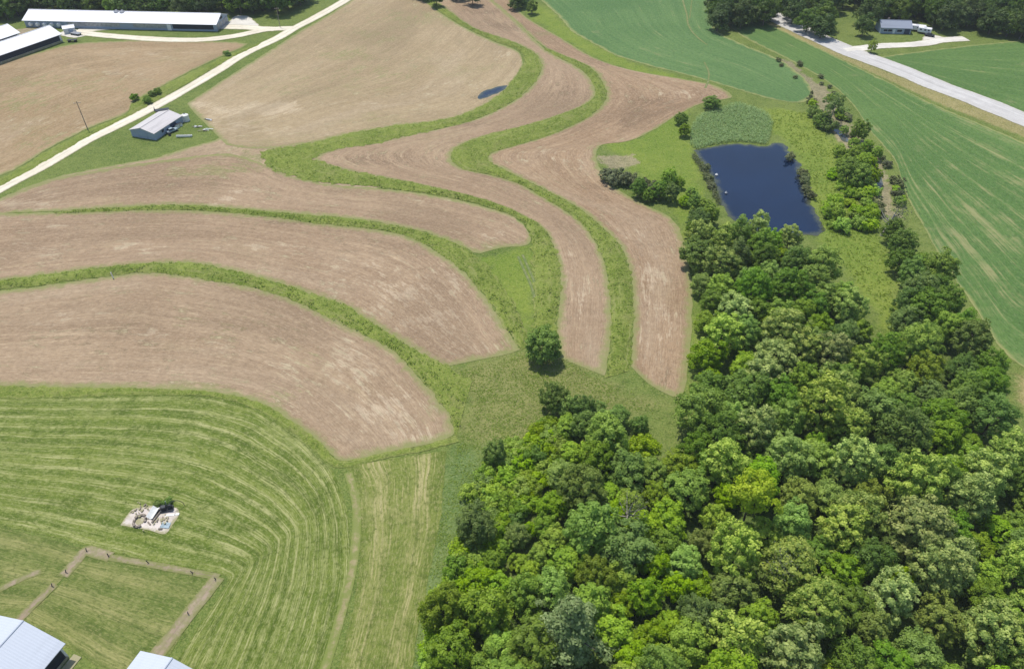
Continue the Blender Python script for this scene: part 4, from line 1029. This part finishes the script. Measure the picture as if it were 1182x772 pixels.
def barn(label, end, axis, length, width, eave, ridge, roof_m, wall_m, name='livestock_barn', cat='barn', over=0.6):
    """gabled shed: local +X runs along the ridge from the end given"""
    ax = Vector((axis[0], axis[1], 0)).normalized(); end = (end[0] + ax.x * over, end[1] + ax.y * over)
    root = empty(name, (end[0], end[1], 0), math.atan2(ax.y, ax.x), label, cat)
    L, w = length, width / 2
    m = MB()
    m.face([(0, -w, 0), (0, w, 0), (0, w, eave), (0, 0, ridge), (0, -w, eave)])
    m.face([(L, -w, 0), (L, -w, eave), (L, 0, ridge), (L, w, eave), (L, w, 0)])
    m.face([(0, -w, 0), (0, -w, eave), (L, -w, eave), (L, -w, 0)])
    m.face([(0, w, 0), (L, w, 0), (L, w, eave), (0, w, eave)])
    m.build('wall', wall_m, root)
    m = MB(); sl_ = (ridge - eave) / w; t = 0.14; o = over
    for s in (-1, 1):
        e = (w + o); ze = eave - sl_ * o
        a = [(-o, 0, ridge + 0.02), (L + o, 0, ridge + 0.02), (L + o, s * e, ze + 0.02), (-o, s * e, ze + 0.02)]
        b = [(x, y, z + t) for x, y, z in a]
        V = a + b
        vs = [m.bm.verts.new(p) for p in V]
        for f in ((0, 1, 2, 3), (4, 5, 6, 7), (2, 3, 7, 6), (0, 3, 7, 4), (1, 2, 6, 5)):
            m.bm.faces.new([vs[i] for i in f])
    rf = m.build('roof', roof_m, root)
    m = MB(); m.bar((-o, 0, ridge + t + 0.03), (L + o, 0, ridge + t + 0.03), 0.16, n=6); m.build('ridge_cap', roof_m, rf)
    return root, w
def panel(root, name, x0, x1, z0, z1, side, w, mat, t=0.12):
    m = MB(); m.box(((x0 + x1) / 2, side * (w + t / 2 + 0.004), (z0 + z1) / 2), (x1 - x0, t, z1 - z0))
    return m.build(name, mat, root)
def end_panel(root, name, y0, y1, z0, z1, mat, x=-0.07, t=0.12):
    m = MB(); m.box((x, (y0 + y1) / 2, (z0 + z1) / 2), (t, y1 - y0, z1 - z0)); return m.build(name, mat, root)

# near barns at the lower left
e1 = P(27, 716, 6.6); q1 = P(75, 740, 4.0); q2 = P(48, 772, 4.0)
ax = (q2 - q1)[:2]; ax /= np.linalg.norm(ax); nr = np.array([-ax[1], ax[0]])
wid = 2 * abs((q1 - e1)[:2] @ nr)
b1, w = barn('white metal roofed barn cut off by the bottom left corner, beside the dirt path', e1, ax, 75, wid - 0.8, 3.9, 6.5, M_ROOFG, M_WALLW)
sd = 1 if (q1 - e1)[:2] @ nr > 0 else -1
panel(b1, 'curtain_opening', 0.4, 74, 0.7, 3.6, sd, w, M_SIDESHADE); panel(b1, 'footing', 0.2, 74.5, 0.0, 0.6, sd, w, M_CONC, 0.16)  # dark panel paints the shade lying on this side wall
panel(b1, 'curtain_opening', 0.4, 74, 0.7, 3.6, -sd, w, M_SIDESHADE)
end_panel(b1, 'end_door', -2.2, 2.2, 0.05, 3.6, M_NAVY)
m = MB(); c0 = np.array([e1[0], e1[1]]) + nr * sd * (w + 1.3)
for k in range(12):
    c = c0 + ax * (3 + 6 * k); m.box((c[0], c[1], 0.07), (5.97, 1.6, 0.12), math.atan2(ax[1], ax[0]))
tag(m.build('concrete_apron', M_CONC), kind='structure')
e2 = P(199, 759, 6.6)
b2, w = barn('white metal roofed barn peeping in at the bottom edge below the dirt path', e2, ax, 60, wid - 0.8, 3.9, 6.5, M_ROOFG, M_WALLW)
panel(b2, 'curtain_opening', 0.4, 59, 0.7, 3.6, sd, w, M_SIDESHADE); panel(b2, 'curtain_opening', 0.4, 59, 0.7, 3.6, -sd, w, M_SIDESHADE)
end_panel(b2, 'end_door', -2.2, 2.2, 0.05, 3.6, M_NAVY)

# far barns, upper left
e3 = P(57, 29.5, 6.4); q1 = P(75, 38, 3.6); q2 = P(0, 64, 3.6)
ax3 = (q2 - q1)[:2]; ax3 /= np.linalg.norm(ax3); n3 = np.array([-ax3[1], ax3[0]]); w3 = 2 * abs((q1 - e3)[:2] @ n3)
sd = 1 if (q1 - e3)[:2] @ n3 > 0 else -1
b3, w = barn('long white roofed barn beside the field, its side half open, ending at the gravel', e3, ax3, 110, w3 - 1.0, 3.6, 6.3, M_ROOFW, M_WALLW)
panel(b3, 'curtain_opening', 1, 33, 0.9, 3.2, sd, w, M_SIDESHADE); panel(b3, 'curtain_opening', 36, 108, 0.9, 3.2, sd, w, M_CURTAINB); panel(b3, 'footing', 0.2, 109, 0, 0.8, sd, w, M_CONC, 0.16)
panel(b3, 'service_door', 33.6, 35.4, 0.02, 3.3, sd, w, M_WHITE)
for y in (-4, 0, 4): end_panel(b3, 'end_door', y - 1.2, y + 1.2, 0.05, 2.8, M_GREY)
e4 = P(9, 28, 6.4)
b4, w = barn('shorter looking white roofed barn at the left edge behind the long half open barn', e4, ax3, 90, w3 - 1.0, 3.6, 6.3, M_ROOFW, M_WALLW)
panel(b4, 'curtain_opening', 1, 88, 0.9, 3.2, sd, w, M_SIDESHADE); panel(b4, 'footing', 0.2, 89, 0, 0.8, sd, w, M_CONC, 0.16)
end_panel(b4, 'end_door', -2, 2, 0.05, 3.0, M_GREY)

# the long barn below the woodland
qa = P(25, 24.0, 3.3); qb = P(247, 29.0, 3.3); axl = (qb - qa)[:2]; LL = np.linalg.norm(axl); axl /= LL
nl_ = np.array([-axl[1], axl[0]]); wl = 15.0
el = qa[:2] + nl_ * (wl / 2 + 0.5)
b5, w = barn('very long white roofed poultry barn in front of the woodland', el, axl, LL, wl, 3.4, 6.0, M_ROOFW, M_WALLB)
panel(b5, 'curtain_opening', LL * 0.775, LL - 1.5, 0.9, 3.0, -1, w, M_SIDESHADE)  # dark band paints the shadow inside the side openings
panel(b5, 'curtain_opening', 22, LL * 0.50, 1.2, 2.9, -1, w, M_GREY); panel(b5, 'curtain_opening', LL * 0.57, LL * 0.74, 1.2, 2.9, -1, w, M_GREY)
panel(b5, 'service_door', LL * 0.745, LL * 0.765, 0.02, 2.8, -1, w, M_WHITE)
for k in range(5):
    m = MB(); x = 3 + k * 3.6
    m.bm = bmesh.new(); bmesh.ops.create_cone(m.bm, cap_ends=True, segments=16, radius1=1.05, radius2=0.75, depth=1.0, matrix=Matrix.Translation((x, -w - 0.52, 1.6)) @ Matrix.Rotation(math.pi / 2, 4, 'X'))
    f = m.build('fan_hood', M_WHITE, b5)
end_x = LL + 0.07
for y in (-5, -1.7, 1.7, 5): end_panel(b5, 'end_door', y - 1.3, y + 1.3, 0.05, 2.9, M_GREY, x=end_x)
m = MB(); m.box((LL + 0.08, 0, 4.2), (0.12, 3.0, 1.0)); m.build('gable_vent', M_DARK, b5)

# feed bins
def feed_bin(p, label):
    root = empty('feed_bin', p, 0, label, 'feed bin', 'feed bins beside the long barn')
    m = MB(); m.cone((0, 0, 2.6), 1.35, 1.35, 3.4); m.build('tank', M_GREY, root, True)
    m = MB(); m.cone((0, 0, 6.0), 1.40, 0.3, 0.9); m.build('cap', M_GREY, root)
    m = MB(); m.cone((0, 0, 1.0), 0.25, 1.33, 1.6); m.build('hopper', M_GREY, root)
    for k in range(4):
        a = k * math.pi / 2 + 0.6; m = MB(); m.bar((1.25 * math.cos(a), 1.25 * math.sin(a), 0), (1.25 * math.cos(a), 1.25 * math.sin(a), 3.0), 0.07); m.build('leg', M_GREY, root)
    m = MB(); m.bar((0.2, 0, 1.1), (0.6, 4.2, 2.6), 0.09); m.build('auger_tube', M_GREY, root)
    return root
feed_bin(P(139.5, 28.2), 'left of the two grey feed bins at the middle of the long barn')
feed_bin(P(146, 28.4), 'right of the two grey feed bins at the middle of the long barn')

# small shed by the gravel road
g1 = P(163, 147.5, 4.0); g2 = P(177.5, 155, 2.6); g3 = P(209.5, 134.5, 2.6)
axs = (g3 - g2)[:2]; Ls = np.linalg.norm(axs); axs /= Ls; ns = np.array([-axs[1], axs[0]])
ws = 2 * abs((g2 - g1)[:2] @ ns); sd = 1 if (g2 - g1)[:2] @ ns > 0 else -1
es = g2[:2] - ns * sd * ws / 2
b6, w = barn('old metal shed with weathered pale roof beside the gravel road', es, axs, Ls, ws - 0.5, 2.6, 4.0, M_ROOFO, M_WALLB, 'metal_shed', 'shed', 0.3)
end_panel(b6, 'sliding_door', -2.0, 2.0, 0.05, 2.4, M_WALLB)
panel(b6, 'sliding_door', Ls * 0.55, Ls * 0.75, 0.05, 2.3, sd, w, M_NAVY); panel(b6, 'window', Ls * 0.25, Ls * 0.32, 1.2, 2.1, sd, w, M_GLASS)

t = empty('water_tank', P(215, 139.5), 0, 'upright white tank at the far end of the metal shed', 'tank')
m = MB(); m.cone((0, 0, 0), 1.35, 1.35, 2.3, 24); m.build('tank_body', M_PLASTIC, t, False)
m = MB(); m.cone((0, 0, 2.3), 1.35, 0.4, 0.5, 24); m.build('tank_top', M_PLASTIC, t); m = MB(); m.cone((0, 0, 2.8), 0.32, 0.32, 0.15); m.build('lid', M_DARK, t)
def trough(p, rz, L, label):
    r = empty('feed_trough', p, rz, label, 'trough'); m = MB(); h = L / 2
    for s in (-1, 1):
        m.box((0, s * 0.42, 0.45), (L, 0.06, 0.5)); m.box((s * (h - 0.03), 0, 0.45), (0.06, 0.78, 0.5))
    m.box((0, 0, 0.2), (L - 0.14, 0.76, 0.06)); m.build('trough_body', M_PLASTIC, r)
    for s in (-1, 1):
        m = MB(); m.box((s * h * 0.7, 0, 0.08), (0.12, 0.8, 0.16)); m.build('foot', M_DARK, r)
trough(P(213, 158.3), 0.08, 5.6, 'long white trough lying in the grass beside the metal shed')
def wagon(p, rz, L, W_, deck, body, label, cat='wagon', rails=True):
    r = empty('farm_wagon', p, rz, label, cat)
    m = MB(); m.box((0, 0, 0.95), (L, W_, 0.14)); m.build('deck', deck, r)
    if rails:
        m = MB(); m.box((-L / 2 + 0.06, 0, 1.6), (0.08, W_, 1.1)); m.build('headboard', body, r)
    m = MB(); m.bar((L / 2, 0, 0.8), (L / 2 + 1.8, 0, 0.5), 0.06); m.build('drawbar', M_DARK, r)
    for sx in (-1, 1):
        for sy in (-1, 1):
            m = MB(); m.bar((sx * L * 0.32, sy * W_ * 0.42 - 0.12, 0.42), (sx * L * 0.32, sy * W_ * 0.42 + 0.12, 0.42), 0.42, n=14); m.build('wheel', M_RUBBER, r)
wagon(P(187.5, 129.5), 0.35, 5.2, 2.3, M_DARK, M_NAVY, 'dark flat farm wagon between the metal shed and the gravel road')
def pickup(p, rz, paint, label, cat='car'):
    r = empty('parked_car', p, rz, label, cat)
    m = MB(); m.box((0, 0, 0.72), (4.4, 1.75, 0.62)).bevel(0.12); m.build('body', paint, r)
    m = MB()
    a = [(-1.5, -0.78, 1.03), (1.0, -0.78, 1.03), (1.0, 0.78, 1.03), (-1.5, 0.78, 1.03)]; b = [(-1.1, -0.66, 1.56), (0.35, -0.66, 1.56), (0.35, 0.66, 1.56), (-1.1, 0.66, 1.56)]
    vs = [m.bm.verts.new(q) for q in a + b]
    for f in ((0, 1, 5, 4), (1, 2, 6, 5), (2, 3, 7, 6), (3, 0, 4, 7), (4, 5, 6, 7)): m.bm.faces.new([vs[i] for i in f])
    cb = m.build('cabin', M_GLASS, r); m = MB(); m.box((-0.38, 0, 1.59), (1.4, 1.28, 0.05)); m.build('car_roof', paint, cb)
    for sx in (-1.35, 1.35):
        for sy in (-1, 1):
            m = MB(); m.bar((sx, sy * 0.8 - 0.11, 0.33), (sx, sy * 0.8 + 0.11, 0.33), 0.33, n=14); m.build('wheel', M_RUBBER, r)
    return r
pickup(P(199, 152.5), 0.9, M_TARP, 'old blue grey car parked against the metal shed wall')
def drum(p, label, mat=M_PLASTIC, r_=0.42, h=1.0):
    r = empty('storage_drum', p, 0, label, 'drum', 'drums beside the metal shed')
    m = MB(); m.cone((0, 0, 0), r_, r_, h, 18); m.build('drum_body', mat, r)
    m = MB(); m.cone((0, 0, h), r_ * 1.05, r_ * 1.05, 0.06, 18); m.build('rim', M_DARK, r)
drum(P(205, 147.5), 'white drum against the shed wall nearest the parked car', r_=0.8, h=1.3)
drum(P(209, 145.5), 'smaller white drum at the far end of the shed wall', r_=0.6, h=1.1)
drum(P(196, 156.5), 'dark drum beside the car at the metal shed', M_DARK, r_=0.5)
g = np.random.default_rng(21)
for k, (u, v, nm) in enumerate([(237,151,'right'),(241,139,'far'),(228,147,'near')]):
    pl = empty('scrap_pile', P(u, v), 0, 'heap of pale scrap boards in the weeds behind the shed, ' + nm + ' one', 'scrap pile', 'scrap heaps behind the shed')
    for j in range(5):
        m = MB(); m.box((g.normal(0, 0.7), g.normal(0, 0.4), 0.10 + 0.11 * j), (g.uniform(1.2, 3.0), 0.3, 0.08), g.uniform(-0.6, 0.6)); m.build('board', M_WOOD if j % 2 else M_WALLW, pl)

# vehicles and boxes in the barn yard
wagon(P(88, 40.5), -0.4, 5.5, 2.4, M_GREY, M_WALLB, 'grey wagon in the gravel yard at the end of the half open barn')
wagon(P(84, 48.5), 0.1, 4.2, 2.0, M_DARK, M_DARK, 'dark low trailer at the corner of the bare field near the gravel yard', 'trailer', False)
def small_hut(p, rz, s, roofm, label, cat='hut'):
    ax_ = (math.cos(rz), math.sin(rz)); r, w_ = barn(label, p, ax_, s[0], s[1], s[2], s[2] + 0.7, roofm, M_WALLW, 'small_hut', cat, 0.2)
    panel(r, 'door', s[0] * 0.4, s[0] * 0.4 + 0.9, 0.05, min(2.0, s[2] - 0.1), -1, w_, M_GREY); return r
small_hut(P(75, 28.5), 0.0, (6.5, 3.5, 2.2), M_ROOFW, 'small white roofed hut on the grass in front of the long barn')
small_hut(P(74, 38.5), 0.5, (5.0, 4.5, 2.4), M_ROOFW, 'white hut on the gravel at the end of the half open barn')
drum(P(53, 29.8), 'squat dark tank on the dirt between the white barns', M_DARK, 1.5, 1.9)
def big_post(p, h, label, cat='utility pole'):
    r = empty('utility_pole', p, 0.3, label, cat)
    m = MB(); m.bar((0, 0, -0.3), (0, 0, h), 0.17, 0.11, 10); m.build('pole', M_WOOD, r)
    m = MB(); m.box((0, 0.16, h - 0.7), (2.4, 0.12, 0.14)); c = m.build('crossarm', M_WOOD, r)
    for x in (-1.0, 0.3, 1.0):
        m = MB(); m.cone((x, 0.16, h - 0.63), 0.07, 0.05, 0.22, 8); m.build('insulator', M_WHITE, c)
big_post(P(101.5, 150), 11.0, 'thin utility pole in the weeds between bare field and gravel road')
big_post(P(323.5, 32), 9.5, 'utility pole on the grass where the farm drive meets the road')

# house on the right
h1 = P(1017, 31.5, 3.0); h2 = P(1052, 32.5, 3.0); axh = (h2 - h1)[:2]; Lh = np.linalg.norm(axh); axh /= Lh
nh = np.array([-axh[1], axh[0]]); hw = 8.5
b7, w = barn('low house with blue grey roof on the lawn below the woodland', h1[:2] + nh * hw / 2, axh, Lh, hw, 2.8, 4.9, M_ROOFH, M_WALLB, 'house', 'house', 0.4)
for x, wd, nm, z0, z1, mt in ((0.10, 1.6, 'window', 1.0, 2.1, M_GLASS), (0.24, 1.8, 'window', 1.0, 2.1, M_GLASS), (0.40, 1.1, 'door', 0.05, 2.1, M_WALLW), (0.54, 2.2, 'window', 0.9, 2.1, M_GLASS), (0.78, 2.6, 'garage_door', 0.05, 2.3, M_NAVY)):
    f = panel(b7, nm, Lh * x, Lh * x + wd, z0, z1, -1, w, mt, 0.10)
    if nm == 'window':
        m = MB()
        for zz in (z0 - 0.06, z1 + 0.06): m.box((Lh * x + wd / 2, -(w + 0.09), zz), (wd + 0.2, 0.16, 0.11))
        m.build('frame', M_WHITE, f)
m = MB(); m.box((Lh * 0.3, 1.5, 5.0), (0.8, 0.8, 1.3)); m.build('chimney', M_WOOD, b7)
def camper(p, rz, L, label):
    r = empty('camper_trailer', p, rz, label, 'camper')
    m = MB(); m.box((0, 0, 1.75), (L, 2.4, 2.2)).bevel(0.22); m.build('body', M_WHITE, r)
    for x in (-0.28, 0.05, 0.3): m = MB(); m.box((L * x, -1.22, 2.0), (0.9, 0.06, 0.6)); m.build('window', M_GLASS, r)
    m = MB(); m.box((L * 0.18, -1.22, 1.5), (0.0 + 0.7, 0.07, 1.7)); m.build('door', M_WALLW, r)
    for x in (-0.4, 0.4):
        for sy in (-1, 1): m = MB(); m.bar((x, sy * 1.1 - 0.1, 0.36), (x, sy * 1.1 + 0.1, 0.36), 0.36, n=14); m.build('wheel', M_RUBBER, r)
    m = MB(); m.bar((L / 2, 0, 0.7), (L / 2 + 1.2, 0, 0.5), 0.07); m.build('hitch', M_DARK, r)
    m = MB(); m.box((0, 0, 2.95), (1.2, 0.8, 0.25)); m.build('roof_unit', M_WALLW, r)
camper(P(1057, 36), -0.35, 8.0, 'white camper parked beside the right end of the house, nearer the house')
camper(P(1066, 39), -0.55, 6.0, 'shorter white camper parked next to the dark car on the driveway')
pickup(P(1072.5, 42.5), -0.5, M_DARK, 'dark car at the end of the driveway beside the white camper')
small_hut(P(1163, 37), 0.2, (4.0, 3.0, 2.0), M_ROOFO, 'small pale hut at the woodland edge right of the house')

# ------------------------------------------------------------------ old well pad in the hay field
poly_sheet('concrete_pad', [(139,606),(146,596),(153,588),(166,585),(180,583),(194,584),(206,588),(206,596),(199,606),(191,616),(172,612)], 0.10, M_CONC, n=80)
def at(u, v, z=0.1): return Vector(P(u, v, z))
r = empty('metal_trough', at(176, 594), 0, 'long white sheet metal trough tipped on the concrete pad', 'trough')
a, b = at(181.5, 586, 0.5), at(173, 599, 0.12); d = (b - a).normalized(); s = Vector((d.y, -d.x, 0))
m = MB()
for q in (-1, 1):
    m.face([a, b, b + s * q * 0.75 + Vector((0, 0, 0.55)), a + s * q * 0.75 + Vector((0, 0, 0.55))])
me = m.build('trough_sheet', M_PLASTIC, r); me.location = -at(176, 594)
sol = me.modifiers.new('thick', 'SOLIDIFY'); sol.thickness = 0.05
for k, (p, q) in enumerate((((188, 586), (175.5, 603)), ((186, 585.5), (181, 592)))):
    a, b = at(*p, 0.35), at(*q, 0.2); c = (a + b) / 2; r = empty('timber_beam', (c.x, c.y, 0.1), math.atan2((b - a).y, (b - a).x), ('long' if k == 0 else 'short') + ' grey timber beam lying across the concrete pad', 'beam')
    m = MB(); m.box((0, 0, 0.18), ((b - a).length, 0.3, 0.3)); m.build('timber', M_WOOD, r)
    for x in (-0.35, 0.35): m = MB(); m.bar(((b - a).length * x, 0, 0.3), ((b - a).length * x, 0, 0.42), 0.06); m.build('bolt', M_DARK, r)
r = empty('well_curb', at(161.5, 601.5), 0, 'low broken stone ring on the left of the concrete pad', 'well curb')
m = MB()
for k in range(11):
    an = k * 0.52; m.box((1.05 * math.cos(an), 1.35 * math.sin(an), 0.16 + 0.05 * (k % 3)), (0.42, 0.5, 0.30 + 0.1 * (k % 3)), an)
m.build('stone_ring', M_WOOD, r); m = MB(); m.cone((0, 0, 0.02), 0.8, 0.8, 0.05, 16); m.build('cover', M_CONC, r)
m = MB(); v_ = []
for i in range(7):
    for j in range(5):
        v_.append((i * 0.3 - 0.9, j * 0.32 - 0.6 + 0.05 * math.sin(i), 0.06 + 0.07 * (1 + math.sin(i * 2.1 + j * 1.7))))
tp = mesh_np('tarpaulin', v_, grid_faces(7, 5), M_TARP, smooth_=True); tp.location = at(191, 606.5); tag(tp, 'crumpled pale blue tarpaulin on the corner of the concrete pad', 'tarpaulin')
r = empty('pump_jack', at(193, 588), 0.2, 'dark rusting pump machinery at the back of the concrete pad', 'pump')
m = MB(); m.box((0, 0, 0.25), (2.4, 1.3, 0.3)); m.build('base_frame', M_DARK, r)
m = MB(); m.box((-0.5, 0, 0.8), (1.0, 0.8, 0.8)).bevel(0.08); m.build('engine_block', M_DARK, r)
m = MB(); m.bar((0.7, -0.15, 0.85), (0.7, 0.15, 0.85), 0.55, n=18); m.build('flywheel', M_DARK, r)
m = MB(); m.bar((0.1, 0.3, 0.4), (0.2, 0.4, 2.2), 0.07); m.build('pipe', M_GREY, r)
rb = np.random.default_rng(9)
for k, (u, v, tx) in enumerate(((160, 590, 'heap of broken pale rubble at the back left of the concrete pad'), (186, 600, 'small heap of broken rubble in the middle of the concrete pad'))):
    r = empty('rubble_heap', at(u, v), 0, tx, 'rubble')
    for nm, mt, n_ in (('stones', M_CONC, 18), ('broken_timber', M_WOOD, 4)):
        m = MB()
        for q in range(n_):
            m.box((rb.normal(0, 0.9), rb.normal(0, 0.9), rb.uniform(0.02, 0.3)), (rb.uniform(0.15, 0.5) * (2.2 if n_ < 10 else 1), rb.uniform(0.12, 0.4), rb.uniform(0.08, 0.3)), rb.uniform(0, 3))
        ob = m.build(nm, mt, r); ob['kind'] = 'stuff'
r = empty('hoop_pipe', at(203, 586), 0.5, 'thin bent hoop of black pipe standing at the back of the pad', 'pipe')
m = MB(); pr_ = [(1.6 * math.cos(k * math.pi / 12), 0, 2.2 * math.sin(k * math.pi / 12)) for k in range(13)]
for p, q in zip(pr_[:-1], pr_[1:]): m.bar(p, q, 0.06, n=6)
m.build('hoop', M_DARK, r)
r = empty('plank', at(199, 594), 0.15, 'white board lying at the right end of the concrete pad', 'board'); m = MB(); m.box((0, 0, 0.06), (2.6, 0.5, 0.06)); m.build('board_face', M_PLASTIC, r); m = MB(); m.box((0.5, 0, 0.11), (0.12, 0.46, 0.05)); m.build('batten', M_WOOD, r)
def late_bush(u, v, sc, label):
    r_ = empty('shrub', P(u, v), 0, label, 'shrub')
    V, F, ti, tp_ = crown_mesh('shrub', int(u), 1.6 * sc, 2.2 * sc, 0.1, 22, 40, 0.45, 0.17, L_DARK, ragged=0.4); mesh_np('crown', V, F, L_DARK, r_, fattrs={'tint': ti, 'tip': tp_})
    V, F = trunk_mesh(int(u), 1.4 * sc, 0.07, 0.8); mesh_np('trunk', V, F, M_BARK, r_)
late_bush(194, 581, 0.42, 'dark bush growing at the back of the concrete pad')
late_bush(182, 583, 0.3, 'tiny dark weed bush at the back edge of the concrete pad')

# posts along the dirt track, marker, floats
spots = [(76,661,'beside the gap in the left track'),(100,637,'at the far left corner of the dirt track'),(126,643,'by the track just right of its far left corner'),(172,650,'on the back track below the concrete pad'),(223,661,'on the back track short of its right corner'),(249,668,'at the right corner of the dirt track'),(217,708,'halfway down the right dirt track'),(60,677,'at the end of the lower left track')]
for k, (u, v, tx) in enumerate(spots):
    r = empty('fence_post', P(u, v), k * 0.9, 'short leaning dark post ' + tx, 'post', 'posts along the dirt track')
    m = MB(); m.bar((0, 0, -0.1), (0.25, 0.1, 0.95), 0.09, 0.08, 8); m.build('post', M_DARK, r)
    m = MB(); m.bar((-0.25, 0.05, 0.08), (0.5, -0.1, 0.14), 0.06, n=6); m.build('fallen_rail', M_WOOD, r)
r = empty('marker_post', P(131, 321.5), 0, 'short white marker post at the edge of the grass bank', 'post')
m = MB(); m.bar((0, 0, 0), (0, 0, 2.0), 0.13, 0.13, 10); m.build('post', M_WHITE, r); m = MB(); m.cone((0, 0, 2.0), 0.16, 0.05, 0.15, 10); m.build('cap', M_PLASTIC, r)
for u, v, tx in ((827, 202.5, 'white float on the pond near the field side bank'), (838, 223.5, 'faint float on the pond towards the near bank')):
    r = empty('pond_float', P(u, v, 0.05), 0, tx, 'float'); m = MB(); m.ball((0, 0, 0.2), 0.5, (1, 1, 0.7)); m.build('float_body', M_PLASTIC if v < 210 else M_GREY, r, True)
    m = MB(); m.cone((0, 0, 0.5), 0.12, 0.08, 0.3, 8); m.build('neck', M_PLASTIC, r)


# ------------------------------------------------------------------ summer haze over the whole scene
hm = bpy.data.materials.new('haze'); hm.use_nodes = True
hn = hm.node_tree; hn.nodes.remove(hn.nodes['Principled BSDF'])
pv = hn.nodes.new('ShaderNodeVolumePrincipled'); pv.inputs['Color'].default_value = (0.86, 0.92, 1.0, 1); pv.inputs['Density'].default_value = 0.00010
hn.links.new(pv.outputs[0], hn.nodes['Material Output'].inputs['Volume'])
m = MB(); m.box((0, 2600, 62), (8200, 7200, 130)); hz = m.build('haze', hm); hz['kind'] = 'stuff'
scene.cycles.volume_bounces = 0
